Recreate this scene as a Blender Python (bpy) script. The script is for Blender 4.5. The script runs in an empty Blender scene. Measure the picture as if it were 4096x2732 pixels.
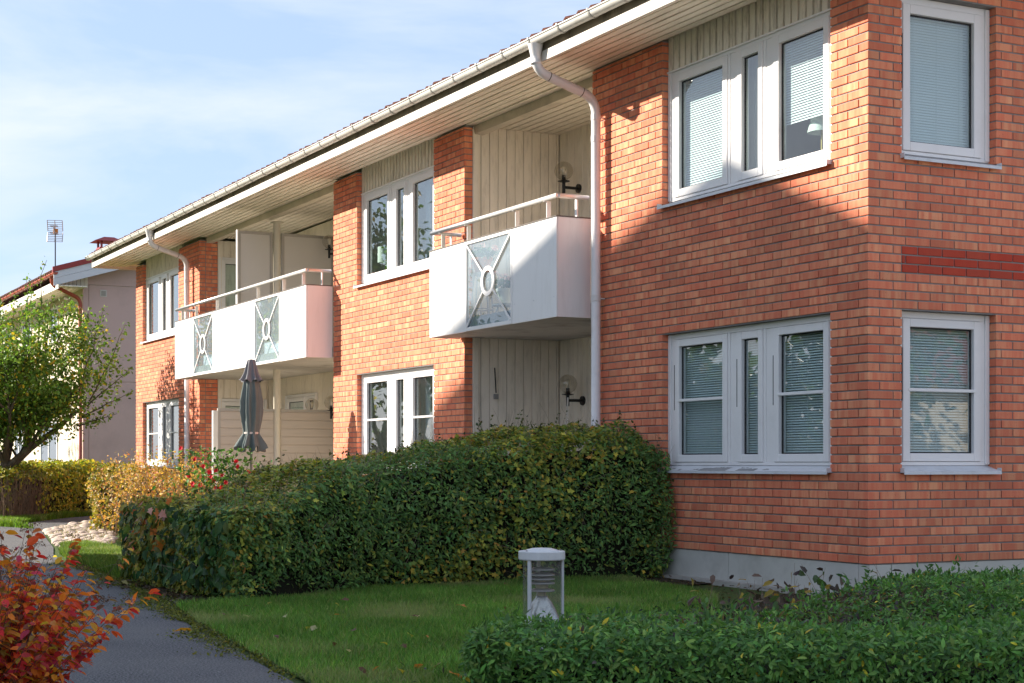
import bpy, bmesh, math, random
import numpy as np
from mathutils import Vector, Matrix

random.seed(7)
rng = np.random.default_rng(7)
SC = bpy.context.scene
COL = SC.collection

# ------------------------------------------------------------------ camera
cam_d = bpy.data.cameras.new('camera')
cam = bpy.data.objects.new('camera', cam_d)
COL.objects.link(cam)
cam.location = (10.8574, -8.8545, 1.149)
cam.rotation_euler = (math.radians(90), 0, 1.10091449)
cam_d.sensor_width = 36
cam_d.lens = 57.528
cam_d.shift_y = 487.4 / 4096
cam_d.clip_start = 0.1
cam_d.clip_end = 3000
SC.camera = cam

# ------------------------------------------------------------------ sky, sun, exposure
SDIR = Vector((0.79, 1.0, -0.655)).normalized()          # the way the light travels
SUN_EL = math.asin(-SDIR.z)
SUN_AZ = math.atan2(-SDIR.x, -SDIR.y)
world = bpy.data.worlds.new('World')
SC.world = world
world.use_nodes = True
wt = world.node_tree
for n in list(wt.nodes):
    wt.nodes.remove(n)
w_out = wt.nodes.new('ShaderNodeOutputWorld')
w_bg = wt.nodes.new('ShaderNodeBackground')
w_bg.inputs['Strength'].default_value = 0.112
w_sky = wt.nodes.new('ShaderNodeTexSky')
w_sky.sky_type = 'NISHITA'
w_sky.sun_disc = False
w_sky.sun_elevation = SUN_EL
w_sky.sun_rotation = SUN_AZ
w_sky.air_density = 1.0
w_sky.dust_density = 0.7
w_sky.ozone_density = 1.6
w_tc = wt.nodes.new('ShaderNodeTexCoord')
w_map = wt.nodes.new('ShaderNodeMapping')
w_map.inputs['Rotation'].default_value = (0.15, 0.30, 0.5)
w_map.inputs['Scale'].default_value = (1.1, 2.2, 8.0)
w_n = wt.nodes.new('ShaderNodeTexNoise')
w_n.inputs['Scale'].default_value = 1.7
w_n.inputs['Detail'].default_value = 7
w_n.inputs['Roughness'].default_value = 0.55
w_n.inputs['Distortion'].default_value = 0.4
w_r = wt.nodes.new('ShaderNodeMapRange')
w_r.inputs['From Min'].default_value = 0.40
w_r.inputs['From Max'].default_value = 0.68
w_r.inputs['To Min'].default_value = 0.0
w_r.inputs['To Max'].default_value = 0.85
w_mix = wt.nodes.new('ShaderNodeMix')
w_mix.data_type = 'RGBA'
w_mix.inputs['B'].default_value = (2.45, 2.62, 3.05, 1)
w_base = wt.nodes.new('ShaderNodeMix')
w_base.data_type = 'RGBA'
w_base.inputs['Factor'].default_value = 0.84
w_base.inputs['B'].default_value = (1.26, 1.62, 2.32, 1)
wt.links.new(w_sky.outputs['Color'], w_base.inputs['A'])
wt.links.new(w_tc.outputs['Generated'], w_map.inputs['Vector'])
wt.links.new(w_map.outputs['Vector'], w_n.inputs['Vector'])
wt.links.new(w_n.outputs['Fac'], w_r.inputs['Value'])
wt.links.new(w_r.outputs['Result'], w_mix.inputs['Factor'])
wt.links.new(w_base.outputs['Result'], w_mix.inputs['A'])
wt.links.new(w_mix.outputs['Result'], w_bg.inputs['Color'])
wt.links.new(w_bg.outputs['Background'], w_out.inputs['Surface'])

sun_d = bpy.data.lights.new('sun', 'SUN')
sun_d.energy = 3.6
sun_d.angle = math.radians(0.55)
sun_d.color = (1.0, 0.92, 0.80)
sun = bpy.data.objects.new('sun', sun_d)
COL.objects.link(sun)
sun.rotation_euler = SDIR.to_track_quat('-Z', 'Y').to_euler()
sun.location = (-20, -30, 30)

SC.render.engine = 'CYCLES'
SC.view_settings.view_transform = 'Standard'
SC.view_settings.look = 'None'
SC.view_settings.gamma = 1
SC.view_settings.exposure = 1.8
SC.view_settings.use_curve_mapping = False
SC.cycles.max_bounces = 8
SC.cycles.transparent_max_bounces = 16
SC.cycles.caustics_reflective = False
SC.cycles.caustics_refractive = False

# ------------------------------------------------------------------ helpers
B = 0.30            # height of the plinth top above the ground


def tag(o, label=None, cat=None, group=None, kind=None):
    if label: o['label'] = label
    if cat: o['category'] = cat
    if group: o['group'] = group
    if kind: o['kind'] = kind
    return o


def set_parent(o, parent):
    if parent is not None:
        o.parent = parent
        m = parent.matrix_basis.copy()
        p = parent.parent
        while p is not None:
            m = p.matrix_basis @ parent.matrix_parent_inverse @ m
            p = p.parent
        o.matrix_parent_inverse = m.inverted()


def empty(name, loc, label=None, cat=None, group=None):
    o = bpy.data.objects.new(name, None)
    COL.objects.link(o)
    o.location = loc
    o.empty_display_size = 0.2
    tag(o, label, cat, group)
    return o


def link_mesh(name, me, parent=None):
    o = bpy.data.objects.new(name, me)
    COL.objects.link(o)
    set_parent(o, parent)
    return o


class MB:
    """collects boxes, tubes, lathes into one mesh; T maps local points to the world"""
    def __init__(self, T=None, flip=False):
        self.v, self.f, self.T, self.flip = [], [], T, flip

    def add(self, vs, fs):
        b = len(self.v)
        if self.T:
            vs = [self.T(*p) for p in vs]
        self.v += [tuple(p) for p in vs]
        for f in fs:
            f = [b + i for i in f]
            self.f.append(f[::-1] if self.flip else f)
        return self

    def box(self, x0, x1, y0, y1, z0, z1):
        vs = [(x0, y0, z0), (x1, y0, z0), (x1, y1, z0), (x0, y1, z0), (x0, y0, z1), (x1, y0, z1), (x1, y1, z1), (x0, y1, z1)]
        return self.add(vs, [(0, 3, 2, 1), (4, 5, 6, 7), (0, 1, 5, 4), (1, 2, 6, 5), (2, 3, 7, 6), (3, 0, 4, 7)])

    def prism(self, poly, z0, z1):
        n = len(poly)
        vs = [(x, y, z0) for x, y in poly] + [(x, y, z1) for x, y in poly]
        fs = [tuple(range(n))[::-1], tuple(range(n, 2 * n))]
        fs += [(i, (i + 1) % n, n + (i + 1) % n, n + i) for i in range(n)]
        return self.add(vs, fs)

    def tube(self, path, r, n=8, cap=True):
        path = [Vector(p) for p in path]
        rs = r if isinstance(r, (list, tuple)) else [r] * len(path)
        vs, fs = [], []
        up = None
        for i, p in enumerate(path):
            a = path[max(0, i - 1)]
            b = path[min(len(path) - 1, i + 1)]
            d = (b - a)
            d = d.normalized() if d.length > 1e-9 else Vector((0, 0, 1))
            if up is None:
                up = Vector((0, 0, 1)) if abs(d.z) < .9 else Vector((1, 0, 0))
            s = d.cross(up)
            if s.length < 1e-6:
                s = d.cross(Vector((0.3, 1, 0.2)))
            s.normalize()
            u2 = s.cross(d).normalized()
            up = u2
            for k in range(n):
                t = 2 * math.pi * k / n
                vs.append(p + (s * math.cos(t) + u2 * math.sin(t)) * rs[i])
        for i in range(len(path) - 1):
            for k in range(n):
                a, b2 = i * n + k, i * n + (k + 1) % n
                fs.append((a, b2, b2 + n, a + n))
        if cap:
            fs.append(tuple(range(n)))
            fs.append(tuple(range((len(path) - 1) * n, len(path) * n))[::-1])
        return self.add(vs, fs)

    def lathe(self, prof, c=(0, 0, 0), n=16, wave=None):
        vs, fs = [], []
        for i, (r, z) in enumerate(prof):
            for k in range(n):
                t = 2 * math.pi * k / n
                rr = r * (wave(t, i) if wave else 1)
                vs.append((c[0] + rr * math.cos(t), c[1] + rr * math.sin(t), c[2] + z))
        for i in range(len(prof) - 1):
            for k in range(n):
                a, b2 = i * n + k, i * n + (k + 1) % n
                fs.append((a, b2, b2 + n, a + n))
        return self.add(vs, fs)

    def build(self, name, mat, parent=None, smooth=False, kind=None, bevel=0):
        me = bpy.data.meshes.new(name)
        me.from_pydata(self.v, [], self.f)
        if bevel:
            bm = bmesh.new()
            bm.from_mesh(me)
            bmesh.ops.bevel(bm, geom=bm.edges[:], offset=bevel, segments=1, affect='EDGES', clamp_overlap=True)
            bm.to_mesh(me)
            bm.free()
        if smooth:
            me.shade_smooth()
            if smooth == 'auto':
                pass
        me.materials.append(mat)
        o = link_mesh(name, me, parent)
        if kind: o['kind'] = kind
        return o


def np_mesh(name, V, F, mat, parent=None, col=None, kind=None, smooth=False, attr=None):
    """V (n,3) array, F (m,k) array of one polygon size"""
    me = bpy.data.meshes.new(name)
    V = np.asarray(V, dtype=np.float32)
    F = np.asarray(F, dtype=np.int32)
    m, k = F.shape
    me.vertices.add(len(V))
    me.vertices.foreach_set('co', V.ravel())
    me.loops.add(m * k)
    me.loops.foreach_set('vertex_index', F.ravel())
    me.polygons.add(m)
    me.polygons.foreach_set('loop_start', np.arange(0, m * k, k, dtype=np.int32))
    me.polygons.foreach_set('loop_total', np.full(m, k, dtype=np.int32))
    if smooth:
        me.polygons.foreach_set('use_smooth', np.ones(m, dtype=bool))
    me.update(calc_edges=True)
    if not smooth:
        me.shade_flat()
    if col is not None:
        a = me.color_attributes.new('Col', 'FLOAT_COLOR', 'POINT')
        c4 = np.ones((len(V), 4), dtype=np.float32)
        c4[:, :3] = col
        a.data.foreach_set('color', c4.ravel())
    if attr is not None:
        a = me.attributes.new('rnd', 'FLOAT', 'POINT')
        a.data.foreach_set('value', np.asarray(attr, dtype=np.float32))
    me.materials.append(mat)
    o = link_mesh(name, me, parent)
    if kind: o['kind'] = kind
    return o


# ------------------------------------------------------------------ materials
class NT:
    def __init__(self, name):
        self.m = bpy.data.materials.new(name)
        self.m.use_nodes = True
        self.t = self.m.node_tree
        self.t.nodes.clear()
        self.out = self.t.nodes.new('ShaderNodeOutputMaterial')

    def n(self, typ, **kw):
        nd = self.t.nodes.new('ShaderNode' + typ)
        for k, v in kw.items():
            if hasattr(nd, k) and k not in nd.inputs:
                setattr(nd, k, v)
            else:
                nd.inputs[k].default_value = v
        return nd

    def l(self, a, b):
        self.t.links.new(a, b)

    def math(self, op, a, b=None):
        nd = self.t.nodes.new('ShaderNodeMath')
        nd.operation = op
        for i, x in enumerate((a, b)):
            if x is None: continue
            if isinstance(x, (int, float)): nd.inputs[i].default_value = x
            else: self.l(x, nd.inputs[i])
        return nd.outputs[0]

    def mix(self, fac, a, b, blend='MIX'):
        nd = self.t.nodes.new('ShaderNodeMix')
        nd.data_type = 'RGBA'
        nd.blend_type = blend
        for key, x in (('Factor', fac), ('A', a), ('B', b)):
            s = nd.inputs[key] if key == 'Factor' else [i for i in nd.inputs if i.name == key and i.type == 'RGBA'][0]
            if isinstance(x, (int, float)): s.default_value = x
            elif isinstance(x, tuple): s.default_value = (*x, 1) if len(x) == 3 else x
            else: self.l(x, s)
        return [o for o in nd.outputs if o.type == 'RGBA'][0]

    def ramp(self, fac, a, b):
        nd = self.t.nodes.new('ShaderNodeMapRange')
        nd.inputs['From Min'].default_value = a
        nd.inputs['From Max'].default_value = b
        self.l(fac, nd.inputs['Value'])
        return nd.outputs['Result']

    def noise(self, scale, detail=3, rough=.5, vec=None, dist=0, sc=None):
        nd = self.t.nodes.new('ShaderNodeTexNoise')
        nd.inputs['Scale'].default_value = scale
        nd.inputs['Detail'].default_value = detail
        nd.inputs['Roughness'].default_value = rough
        nd.inputs['Distortion'].default_value = dist
        if vec is None: vec = self.pos()
        if sc:
            mp = self.t.nodes.new('ShaderNodeMapping')
            mp.inputs['Scale'].default_value = sc
            self.l(vec, mp.inputs['Vector'])
            vec = mp.outputs['Vector']
        self.l(vec, nd.inputs['Vector'])
        return nd.outputs['Fac']

    def pos(self):
        if not hasattr(self, '_p'):
            self._p = self.t.nodes.new('ShaderNodeNewGeometry').outputs['Position']
        return self._p

    def bump(self, h, strength=.3, dist=.01):
        nd = self.t.nodes.new('ShaderNodeBump')
        nd.inputs['Strength'].default_value = strength
        nd.inputs['Distance'].default_value = dist
        self.l(h, nd.inputs['Height'])
        return nd.outputs['Normal']

    def bsdf(self, color, rough=.6, metal=0, normal=None, spec=.5):
        nd = self.t.nodes.new('ShaderNodeBsdfPrincipled')
        for k, x in (('Base Color', color), ('Roughness', rough), ('Metallic', metal), ('Specular IOR Level', spec)):
            if isinstance(x, (int, float)): nd.inputs[k].default_value = x
            elif isinstance(x, tuple): nd.inputs[k].default_value = (*x, 1)
            else: self.l(x, nd.inputs[k])
        if normal is not None: self.l(normal, nd.inputs['Normal'])
        self.l(nd.outputs[0], self.out.inputs['Surface'])
        return nd


def simple(name, col, rough=.55, metal=0, var=.12, scale=6, bump=.15, bscale=60, dirt=None, sc=None, spec=.4):
    t = NT(name)
    a = t.noise(scale, 4, .6, sc=sc)
    c = t.mix(a, tuple(x * (1 - var) for x in col), tuple(min(1, x * (1 + var)) for x in col))
    if dirt:
        d = t.noise(dirt[1], 6, .7, sc=dirt[3] if len(dirt) > 3 else None)
        c = t.mix(t.math('MULTIPLY', t.ramp(d, .5, .75), dirt[2]), c, dirt[0])
    nrm = t.bump(t.noise(bscale, 3), bump, .004) if bump else None
    t.bsdf(c, rough, metal, nrm, spec)
    return t.m


def make_brick(name, ca, cb, cc):
    t = NT(name)
    at = t.n('Attribute', attribute_name='rnd')
    oi = t.t.nodes.new('ShaderNodeObjectInfo')
    r = t.math('FRACT', t.math('ADD', at.outputs['Fac'], oi.outputs['Random']))
    sep = t.t.nodes.new('ShaderNodeSeparateXYZ')
    t.l(t.pos(), sep.inputs[0])
    u = t.math('SUBTRACT', sep.outputs['X'], sep.outputs['Y'])
    cmb = t.t.nodes.new('ShaderNodeCombineXYZ')
    t.l(t.math('MULTIPLY', u, 11.0), cmb.inputs['X'])
    t.l(t.math('MULTIPLY', sep.outputs['Z'], 0.9), cmb.inputs['Y'])
    t.l(t.math('MULTIPLY', r, 47.0), cmb.inputs['Z'])
    bands = t.noise(1.3, 3, .55, cmb.outputs[0])
    c = t.mix(t.ramp(bands, .40, .62), ca, cb)
    tint = t.math('FRACT', t.math('MULTIPLY', r, 7.31))
    c = t.mix(t.math('MULTIPLY', tint, .65), c, cc)
    br = t.math('FRACT', t.math('MULTIPLY', r, 13.7))
    c = t.mix(t.math('MULTIPLY', t.math('POWER', br, 1.6), .42), c, (.30, .085, .05))
    sp = t.noise(95, 2, .6, sc=(1, 1, .45))
    c = t.mix(t.math('MULTIPLY', t.ramp(sp, .66, .74), .55), c, (.12, .045, .025))
    big = t.noise(.55, 3, .5)
    c = t.mix(t.math('MULTIPLY', t.ramp(big, .42, .72), .22), c, (.34, .13, .08))
    rain = t.noise(2.2, 4, .6, sc=(1, 1, .12))
    c = t.mix(t.math('MULTIPLY', t.ramp(rain, .52, .78), .20), c, (.30, .12, .075))
    eff = t.noise(3.1, 6, .75)
    c = t.mix(t.math('MULTIPLY', t.ramp(eff, .64, .80), .35), c, (.62, .52, .46))
    nrm = t.bump(t.noise(120, 4, .7), .35, .004)
    t.bsdf(c, .85, 0, nrm, .25)
    return t.m


M = {}
M['brick'] = make_brick('brick', (.72, .215, .115), (.84, .375, .200), (.70, .170, .095))
M['red_brick'] = make_brick('red_brick', (.46, .050, .026), (.50, .065, .032), (.40, .045, .024))
M['mortar'] = simple('mortar', (.225, .215, .205), .95, var=.25, scale=12, bump=.5, bscale=90)
M['concrete'] = simple('concrete', (.50, .485, .44), .9, var=.14, scale=3, bump=.3, dirt=((.30, .28, .25), 1.6, .6), bscale=70)
M['slab'] = simple('slab', (.40, .37, .33), .9, var=.15, scale=4, bump=.3, dirt=((.15, .13, .10), 2.2, .7))
M['white'] = simple('white_paint', (.77, .75, .74), .35, var=.03, scale=3, bump=.05, dirt=((.55, .53, .50), 3.0, .3))
M['panel'] = simple('white_panel', (.80, .78, .77), .35, var=.02, scale=2, bump=.06, bscale=300, dirt=((.55, .53, .50), 2.6, .38, (2.2, 2.2, .35)))
M['sheet'] = simple('sheet_metal', (.62, .63, .65), .35, var=.08, scale=5, bump=.08, dirt=((.30, .30, .29), 6, .4))
M['rail'] = simple('rail_aluminium', (.66, .65, .64), .32, .35, var=.05, scale=5, bump=.05)
M['gutter'] = simple('gutter_paint', (.66, .64, .60), .35, var=.07, scale=3, bump=.05, dirt=((.36, .31, .25), 2.4, .55, (1, 1, 3)))
M['pipe'] = simple('downpipe_paint', (.68, .66, .65), .35, var=.05, scale=2, bump=.05, dirt=((.42, .38, .34), 3.0, .45))
M['dark_gap'] = simple('dark_gap', (.03, .03, .032), .8, bump=0)
M['cladding'] = simple('cladding_paint', (.80, .72, .61), .75, var=.13, scale=5, sc=(1, 1, .25), bump=.35, bscale=40, dirt=((.30, .25, .19), 4, .45, (3, 3, .6)))
M['panelling'] = simple('grimy_panelling', (.74, .68, .58), .8, var=.16, scale=6, sc=(1, 1, .3), bump=.35, bscale=40, dirt=((.22, .18, .13), 3.2, .85, (4, 4, .8)))
M['soffit'] = simple('soffit_paint', (.84, .76, .64), .75, var=.16, scale=3, sc=(.5, 3, 1), bump=.3, bscale=50, dirt=((.30, .24, .17), 1.5, .55, (.7, 4, 1)))
M['fascia'] = simple('fascia_paint', (.66, .62, .56), .6, var=.07, scale=2, bump=.15, dirt=((.38, .33, .26), 1.5, .6, (.6, 1, 2)))
M['fascia_dark'] = simple('stained_board', (.28, .23, .17), .9, var=.3, scale=5, bump=.3, dirt=((.04, .03, .022), 3.5, .95, (1, 1, .5)))
M['beam'] = simple('beam_paint', (.62, .54, .44), .7, var=.1, scale=3, bump=.15, dirt=((.22, .18, .14), 2, .5))
M['tile'] = simple('clay_tile', (.115, .034, .020), .9, var=.45, scale=7, bump=.6, bscale=60, dirt=((.05, .035, .028), 7, .8))
M['black'] = simple('black_metal', (.012, .012, .013), .45, var=.1, bump=0)
M['screen'] = simple('screen_board', (.60, .565, .52), .6, var=.04, scale=2, bump=.06)
M['screen_frame'] = simple('screen_frame', (.40, .37, .33), .5, var=.06, bump=.05)
M['zinc'] = simple('zinc_post', (.60, .63, .63), .4, .5, var=.1, bump=.05)
M['column'] = simple('column_paint', (.66, .60, .49), .5, var=.05, scale=2, bump=.05)
M['fence'] = simple('composite_board', (.52, .45, .38), .75, var=.12, scale=4, sc=(1, .5, 6), bump=.2)
M['inner_wall'] = simple('room_wall', (.72, .70, .66), .9, var=.05, bump=0)
M['blind'] = simple('blind_slat', (.84, .84, .84), .45, var=.02, bump=0)
M['curtain'] = simple('curtain', (.66, .65, .62), .9, var=.08, scale=8, sc=(8, 8, .3), bump=0)
M['fabric'] = simple('parasol_fabric', (.12, .145, .140), .85, var=.2, scale=5, bump=.25, bscale=200)
M['fabric_top'] = simple('parasol_cap_fabric', (.17, .165, .175), .85, var=.15, scale=5, bump=.25, bscale=200)
M['strap'] = simple('strap', (.62, .55, .50), .8, bump=.1)
M['terracotta'] = simple('terracotta', (.52, .18, .09), .8, var=.1, bump=.15)
M['cream_pot'] = simple('cream_pot', (.72, .68, .58), .5, var=.04, bump=.05)
M['stool'] = simple('stool_wood', (.40, .38, .36), .6, var=.1, bump=.1)
M['brass'] = simple('brass', (.62, .46, .16), .3, .8, bump=0)
M['shade'] = simple('lamp_shade_cloth', (.70, .74, .66), .9, var=.05, bump=.05)
M['crystal'] = simple('amethyst', (.36, .24, .30), .25, var=.3, scale=30, bump=.2)
M['plaster_pink'] = simple('pink_plaster', (.60, .42, .385), .95, var=.08, scale=.8, bump=.5, bscale=45, dirt=((.32, .22, .20), .7, .4))
M['plaster_cream'] = simple('cream_plaster', (.66, .57, .44), .95, var=.05, scale=.8, bump=.4, bscale=45)
M['red_metal'] = simple('red_painted_metal', (.30, .035, .03), .4, var=.1, bump=.05)
M['red_gutter'] = simple('red_gutter_paint', (.36, .07, .035), .4, var=.1, bump=.05)
M['verge'] = simple('verge_board', (.62, .62, .66), .6, var=.05, scale=2, bump=.1, dirt=((.38, .36, .36), 1.5, .4))
M['bark'] = simple('bark', (.10, .075, .05), .95, var=.35, scale=14, sc=(1, 1, .3), bump=.8, bscale=35, dirt=((.26, .25, .20), 5, .6))
M['twig'] = simple('twig', (.10, .06, .04), .9, var=.3, scale=20, bump=0)
M['dead_twig'] = simple('dry_twig', (.20, .13, .085), .9, var=.3, scale=20, bump=0)
M['pale_twig'] = simple('pale_twig', (.30, .23, .17), .9, var=.3, scale=20, bump=0)
M['alu_wire'] = simple('aerial_rod', (.42, .36, .33), .4, .5, bump=0)
M['orange'] = simple('orange_plastic', (.62, .22, .03), .5, bump=0)
M['bollard'] = simple('bollard_paint', (.56, .57, .57), .38, var=.04, bump=.06, dirt=((.36, .36, .34), 9, .4))
M['reflector'] = simple('reflector_cone', (.66, .67, .68), .25, .55, var=.05, bump=.05, dirt=((.12, .10, .09), 40, .9))
M['louvre'] = simple('lamp_louvre', (.30, .29, .29), .4, .3, bump=0)
M['socket'] = simple('lamp_socket', (.52, .46, .30), .5, bump=0)
M['stain'] = simple('flaked_primer', (.27, .27, .27), .7, var=.2, scale=20, bump=.2)
M['vent'] = simple('vent_grille', (.30, .26, .22), .5, bump=0)
M['house_wall'] = simple('house_plaster', (.62, .56, .46), .9, var=.05, bump=.2)
M['roof_red'] = simple('neighbour_roof', (.20, .055, .035), .85, var=.2, scale=4, bump=.4)
M['stone'] = simple('cobble_stone', (.44, .345, .28), .85, var=.45, scale=7, bump=.5, bscale=60)


def leaf_mat(name, rough=.42, trans=.35, spec=.4):
    t = NT(name)
    a = t.n('Attribute', attribute_name='Col')
    v = t.noise(24, 2)
    c = t.mix(.25, a.outputs['Color'], t.mix(v, (.3, .3, .3), (1, 1, 1)), 'MULTIPLY')
    b = t.bsdf(c, rough, 0, None, spec)
    tr = t.t.nodes.new('ShaderNodeBsdfTranslucent')
    t.l(t.mix(.5, c, (.9, 1.0, .25), 'MULTIPLY'), tr.inputs['Color'])
    tr2 = t.mix(1.0, c, (1.5, 1.5, 1.0), 'MULTIPLY')
    t.l(tr2, tr.inputs['Color'])
    ms = t.t.nodes.new('ShaderNodeMixShader')
    ms.inputs[0].default_value = trans
    t.l(b.outputs[0], ms.inputs[1])
    t.l(tr.outputs[0], ms.inputs[2])
    t.l(ms.outputs[0], t.out.inputs['Surface'])
    return t.m


M['leaf'] = leaf_mat('leaf', .50, .32, .22)
M['soft_leaf'] = leaf_mat('soft_leaf', .55, .35, .3)
M['grass'] = leaf_mat('grass_blade', .6, .35, .25)
M['petal'] = leaf_mat('petal', .6, .3, .2)


def glass_mat(name, tint, ior=1.75, rough=0.0, haze=None, gain=1.0):
    t = NT(name)
    fr = t.n('Fresnel', IOR=ior)
    tr = t.t.nodes.new('ShaderNodeBsdfTransparent')
    tr.inputs['Color'].default_value = (*tint, 1)
    gl = t.t.nodes.new('ShaderNodeBsdfGlossy')
    gl.inputs['Roughness'].default_value = rough
    gl.inputs['Color'].default_value = (1, 1, 1, 1)
    base = tr.outputs[0]
    if haze:
        df = t.t.nodes.new('ShaderNodeBsdfDiffuse')
        df.inputs['Color'].default_value = (*haze[0], 1)
        mh = t.t.nodes.new('ShaderNodeMixShader')
        d = t.noise(3, 5, .6)
        t.l(t.math('MULTIPLY', t.math('ADD', d, .4), haze[1]), mh.inputs[0])
        t.l(base, mh.inputs[1])
        t.l(df.outputs[0], mh.inputs[2])
        base = mh.outputs[0]
    geo = t.t.nodes.new('ShaderNodeNewGeometry')
    ms = t.t.nodes.new('ShaderNodeMixShader')
    t.l(t.math('MULTIPLY', t.math('MULTIPLY', fr.outputs[0], gain), t.math('SUBTRACT', 1.0, geo.outputs['Backfacing'])), ms.inputs[0])
    t.l(base, ms.inputs[1])
    t.l(gl.outputs[0], ms.inputs[2])
    t.l(ms.outputs[0], t.out.inputs['Surface'])
    return t.m


M['glass'] = glass_mat('window_glass', (.88, .94, .94), 1.55, gain=1.9)
M['balcony_glass'] = glass_mat('balcony_glass', (.84, .90, .93), 1.5, 0, ((.55, .66, .74), .16), gain=1.3)
M['globe'] = glass_mat('globe_glass', (.86, .84, .80), 1.5, 0, ((.5, .48, .44), .05), gain=1.4)
M['bollard_glass'] = glass_mat('bollard_glass', (.86, .86, .82), 1.25, .05, ((.42, .40, .36), .16))


def asphalt():
    t = NT('asphalt')
    n1 = t.noise(75, 3, .75)
    n2 = t.noise(1.1, 5, .65)
    n3 = t.noise(160, 2, .6)
    c = t.mix(t.ramp(n1, .42, .60), (.030, .030, .034), (.190, .185, .185))
    c = t.mix(t.math('MULTIPLY', t.ramp(n2, .38, .66), .45), c, (.17, .16, .15))
    c = t.mix(t.math('MULTIPLY', t.ramp(n3, .55, .72), .35), c, (.25, .24, .23))
    p = t.noise(16, 4, .8)
    c = t.mix(t.math('MULTIPLY', t.ramp(p, .66, .70), .60), c, (.60, .60, .56))
    n4 = t.noise(.7, 3, .5, sc=(1, 3, 1))
    c = t.mix(t.math('MULTIPLY', t.ramp(n4, .5, .75), .35), c, (.05, .05, .052))
    t.bsdf(c, .85, 0, t.bump(n1, .9, .012), .3)
    return t.m


def earth(name, a, b, c3):
    t = NT(name)
    n = t.noise(4, 6, .65)
    c = t.mix(t.ramp(n, .3, .7), a, b)
    n2 = t.noise(40, 4, .7)
    c = t.mix(t.math('MULTIPLY', t.ramp(n2, .45, .7), .7), c, c3)
    t.bsdf(c, .95, 0, t.bump(n2, .8, .02), .2)
    return t.m


M['asphalt'] = asphalt()
M['soil'] = earth('soil', (.030, .022, .014), (.060, .045, .028), (.10, .075, .045))
M['turf'] = earth('turf', (.055, .090, .020), (.075, .115, .028), (.08, .075, .035))
M['moss'] = earth('moss', (.075, .085, .012), (.14, .145, .02), (.05, .05, .015))
M['core'] = earth('hedge_inner_shade', (.010, .012, .006), (.016, .018, .009), (.028, .02, .012))  # near-black block colour paints the shade seen through gaps in the leaves

# ================================================================== GROUND
GROUND = MB().box(-400, 400, -400, 400, -0.6, -0.012).build('ground', M['turf'])
tag(GROUND, kind='structure')


def sheet(name, poly, z, mat, kind='structure', sub=0):
    bm = bmesh.new()
    vs = [bm.verts.new((x, y, z)) for x, y in poly]
    bm.faces.new(vs)
    bmesh.ops.triangulate(bm, faces=bm.faces[:])
    me = bpy.data.meshes.new(name)
    bm.normal_update()
    bm.to_mesh(me)
    bm.free()
    me.materials.append(mat)
    o = link_mesh(name, me)
    tag(o, kind=kind)
    return o


PATH_R = [(8.0, -6.75), (5.0, -6.30), (2.71, -5.99), (1.0, -5.80), (-.55, -5.63), (-2.6, -5.37), (-4.58, -5.13), (-6.4, -4.98), (-8.2, -4.92), (-10.2, -4.66),
          (-11.9, -4.32), (-14.2, -3.95), (-16.9, -3.50), (-18.9, -2.95), (-21.0, -1.96), (-23.2, -.92), (-25.0, -.1)]
PATH_L = [(8.0, -8.6), (2.7, -8.2), (-1, -7.9), (-5, -7.35), (-9, -7.05), (-13, -6.4), (-17, -5.6), (-19.0, -5.1)]
path_poly = PATH_R + [(-26.6, .2), (-28.0, .35), (-24.2, -1.6), (-21.8, -2.9), (-20.2, -3.45), (-23.0, -4.0), (-27, -4.6), (-27, -7), (-21, -6.2)][0:0]
path_poly = PATH_R + [(-26.4, .1), (-24.0, -1.75), (-21.4, -3.05), (-20.1, -3.62), (-24, -4.0), (-30, -4.4), (-30, -6.6), (-24, -6.2)] + PATH_L[::-1]
sheet('path', path_poly, 0.0, M['asphalt'])

# soil below the hedges and lawn sheet
sheet('planting_bed', [(-2.2, .0), (-2.0, -5.15), (-6.6, -4.9), (-7.0, -3.2), (-5.0, -.02)], .004, M['soil'])
sheet('planting_soil', [(8, -5.5), (5.3, -6.2), (4.7, -6.1), (3.2, -4.3), (-.5, -.9), (-.9, -.12), (3, -.12), (8, -.12)], .006, M['soil'])

sheet('patio', [(-8.6, -3.3), (-5.0, -2.2), (-4.9, -.05), (-19.7, -.05), (-19.7, -1.2), (-15.8, -2.0), (-12.2, -2.6)], .010, simple('patio_bounce_slabs', (.50, .47, .43), .9, var=.12, scale=2, bump=.3))  # pale paving added behind the hedge to bounce sunlight up under the eaves

# ================================================================== THE BRICK BUILDING
BLD = empty('apartment_building', (-12, 5, 0), 'two-storey orange brick apartment block with white windows and balconies', 'building')
C, P, J = .077, .268, .012
XE = -24.709
TOPZ = 5.115
WZ0, WZ1 = 10 * C, 28 * C - .006
UZ0 = 45 * C
OPEN = [(-3.226, -.505, WZ0, WZ1), (-3.226, -.505, UZ0, 9), (-7.916, -4.642, -1, 9), (-11.612, -8.860, WZ0, WZ1), (-11.612, -8.860, UZ0, 9),
        (-19.804, -12.579, -1, 9), (-24.132, -21.277, WZ0, WZ1), (-24.132, -21.277, UZ0, 9)]
ROPEN = [(.360, 1.415, WZ0, WZ1), (.360, 1.415, UZ0, 63 * C - .006)]
RLEN = 9.0

# --- mortar backing (recessed 8 mm behind the brick faces)
mw = MB()


def spans(openings, a, b, zc):
    cuts = sorted([(o[0], o[1]) for o in openings if o[2] < zc < o[3]])
    out, x = [], a
    for c0, c1 in cuts:
        if c0 > x + .01: out.append((x, c0))
        x = max(x, c1)
    if b > x + .01: out.append((x, b))
    return out


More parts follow.
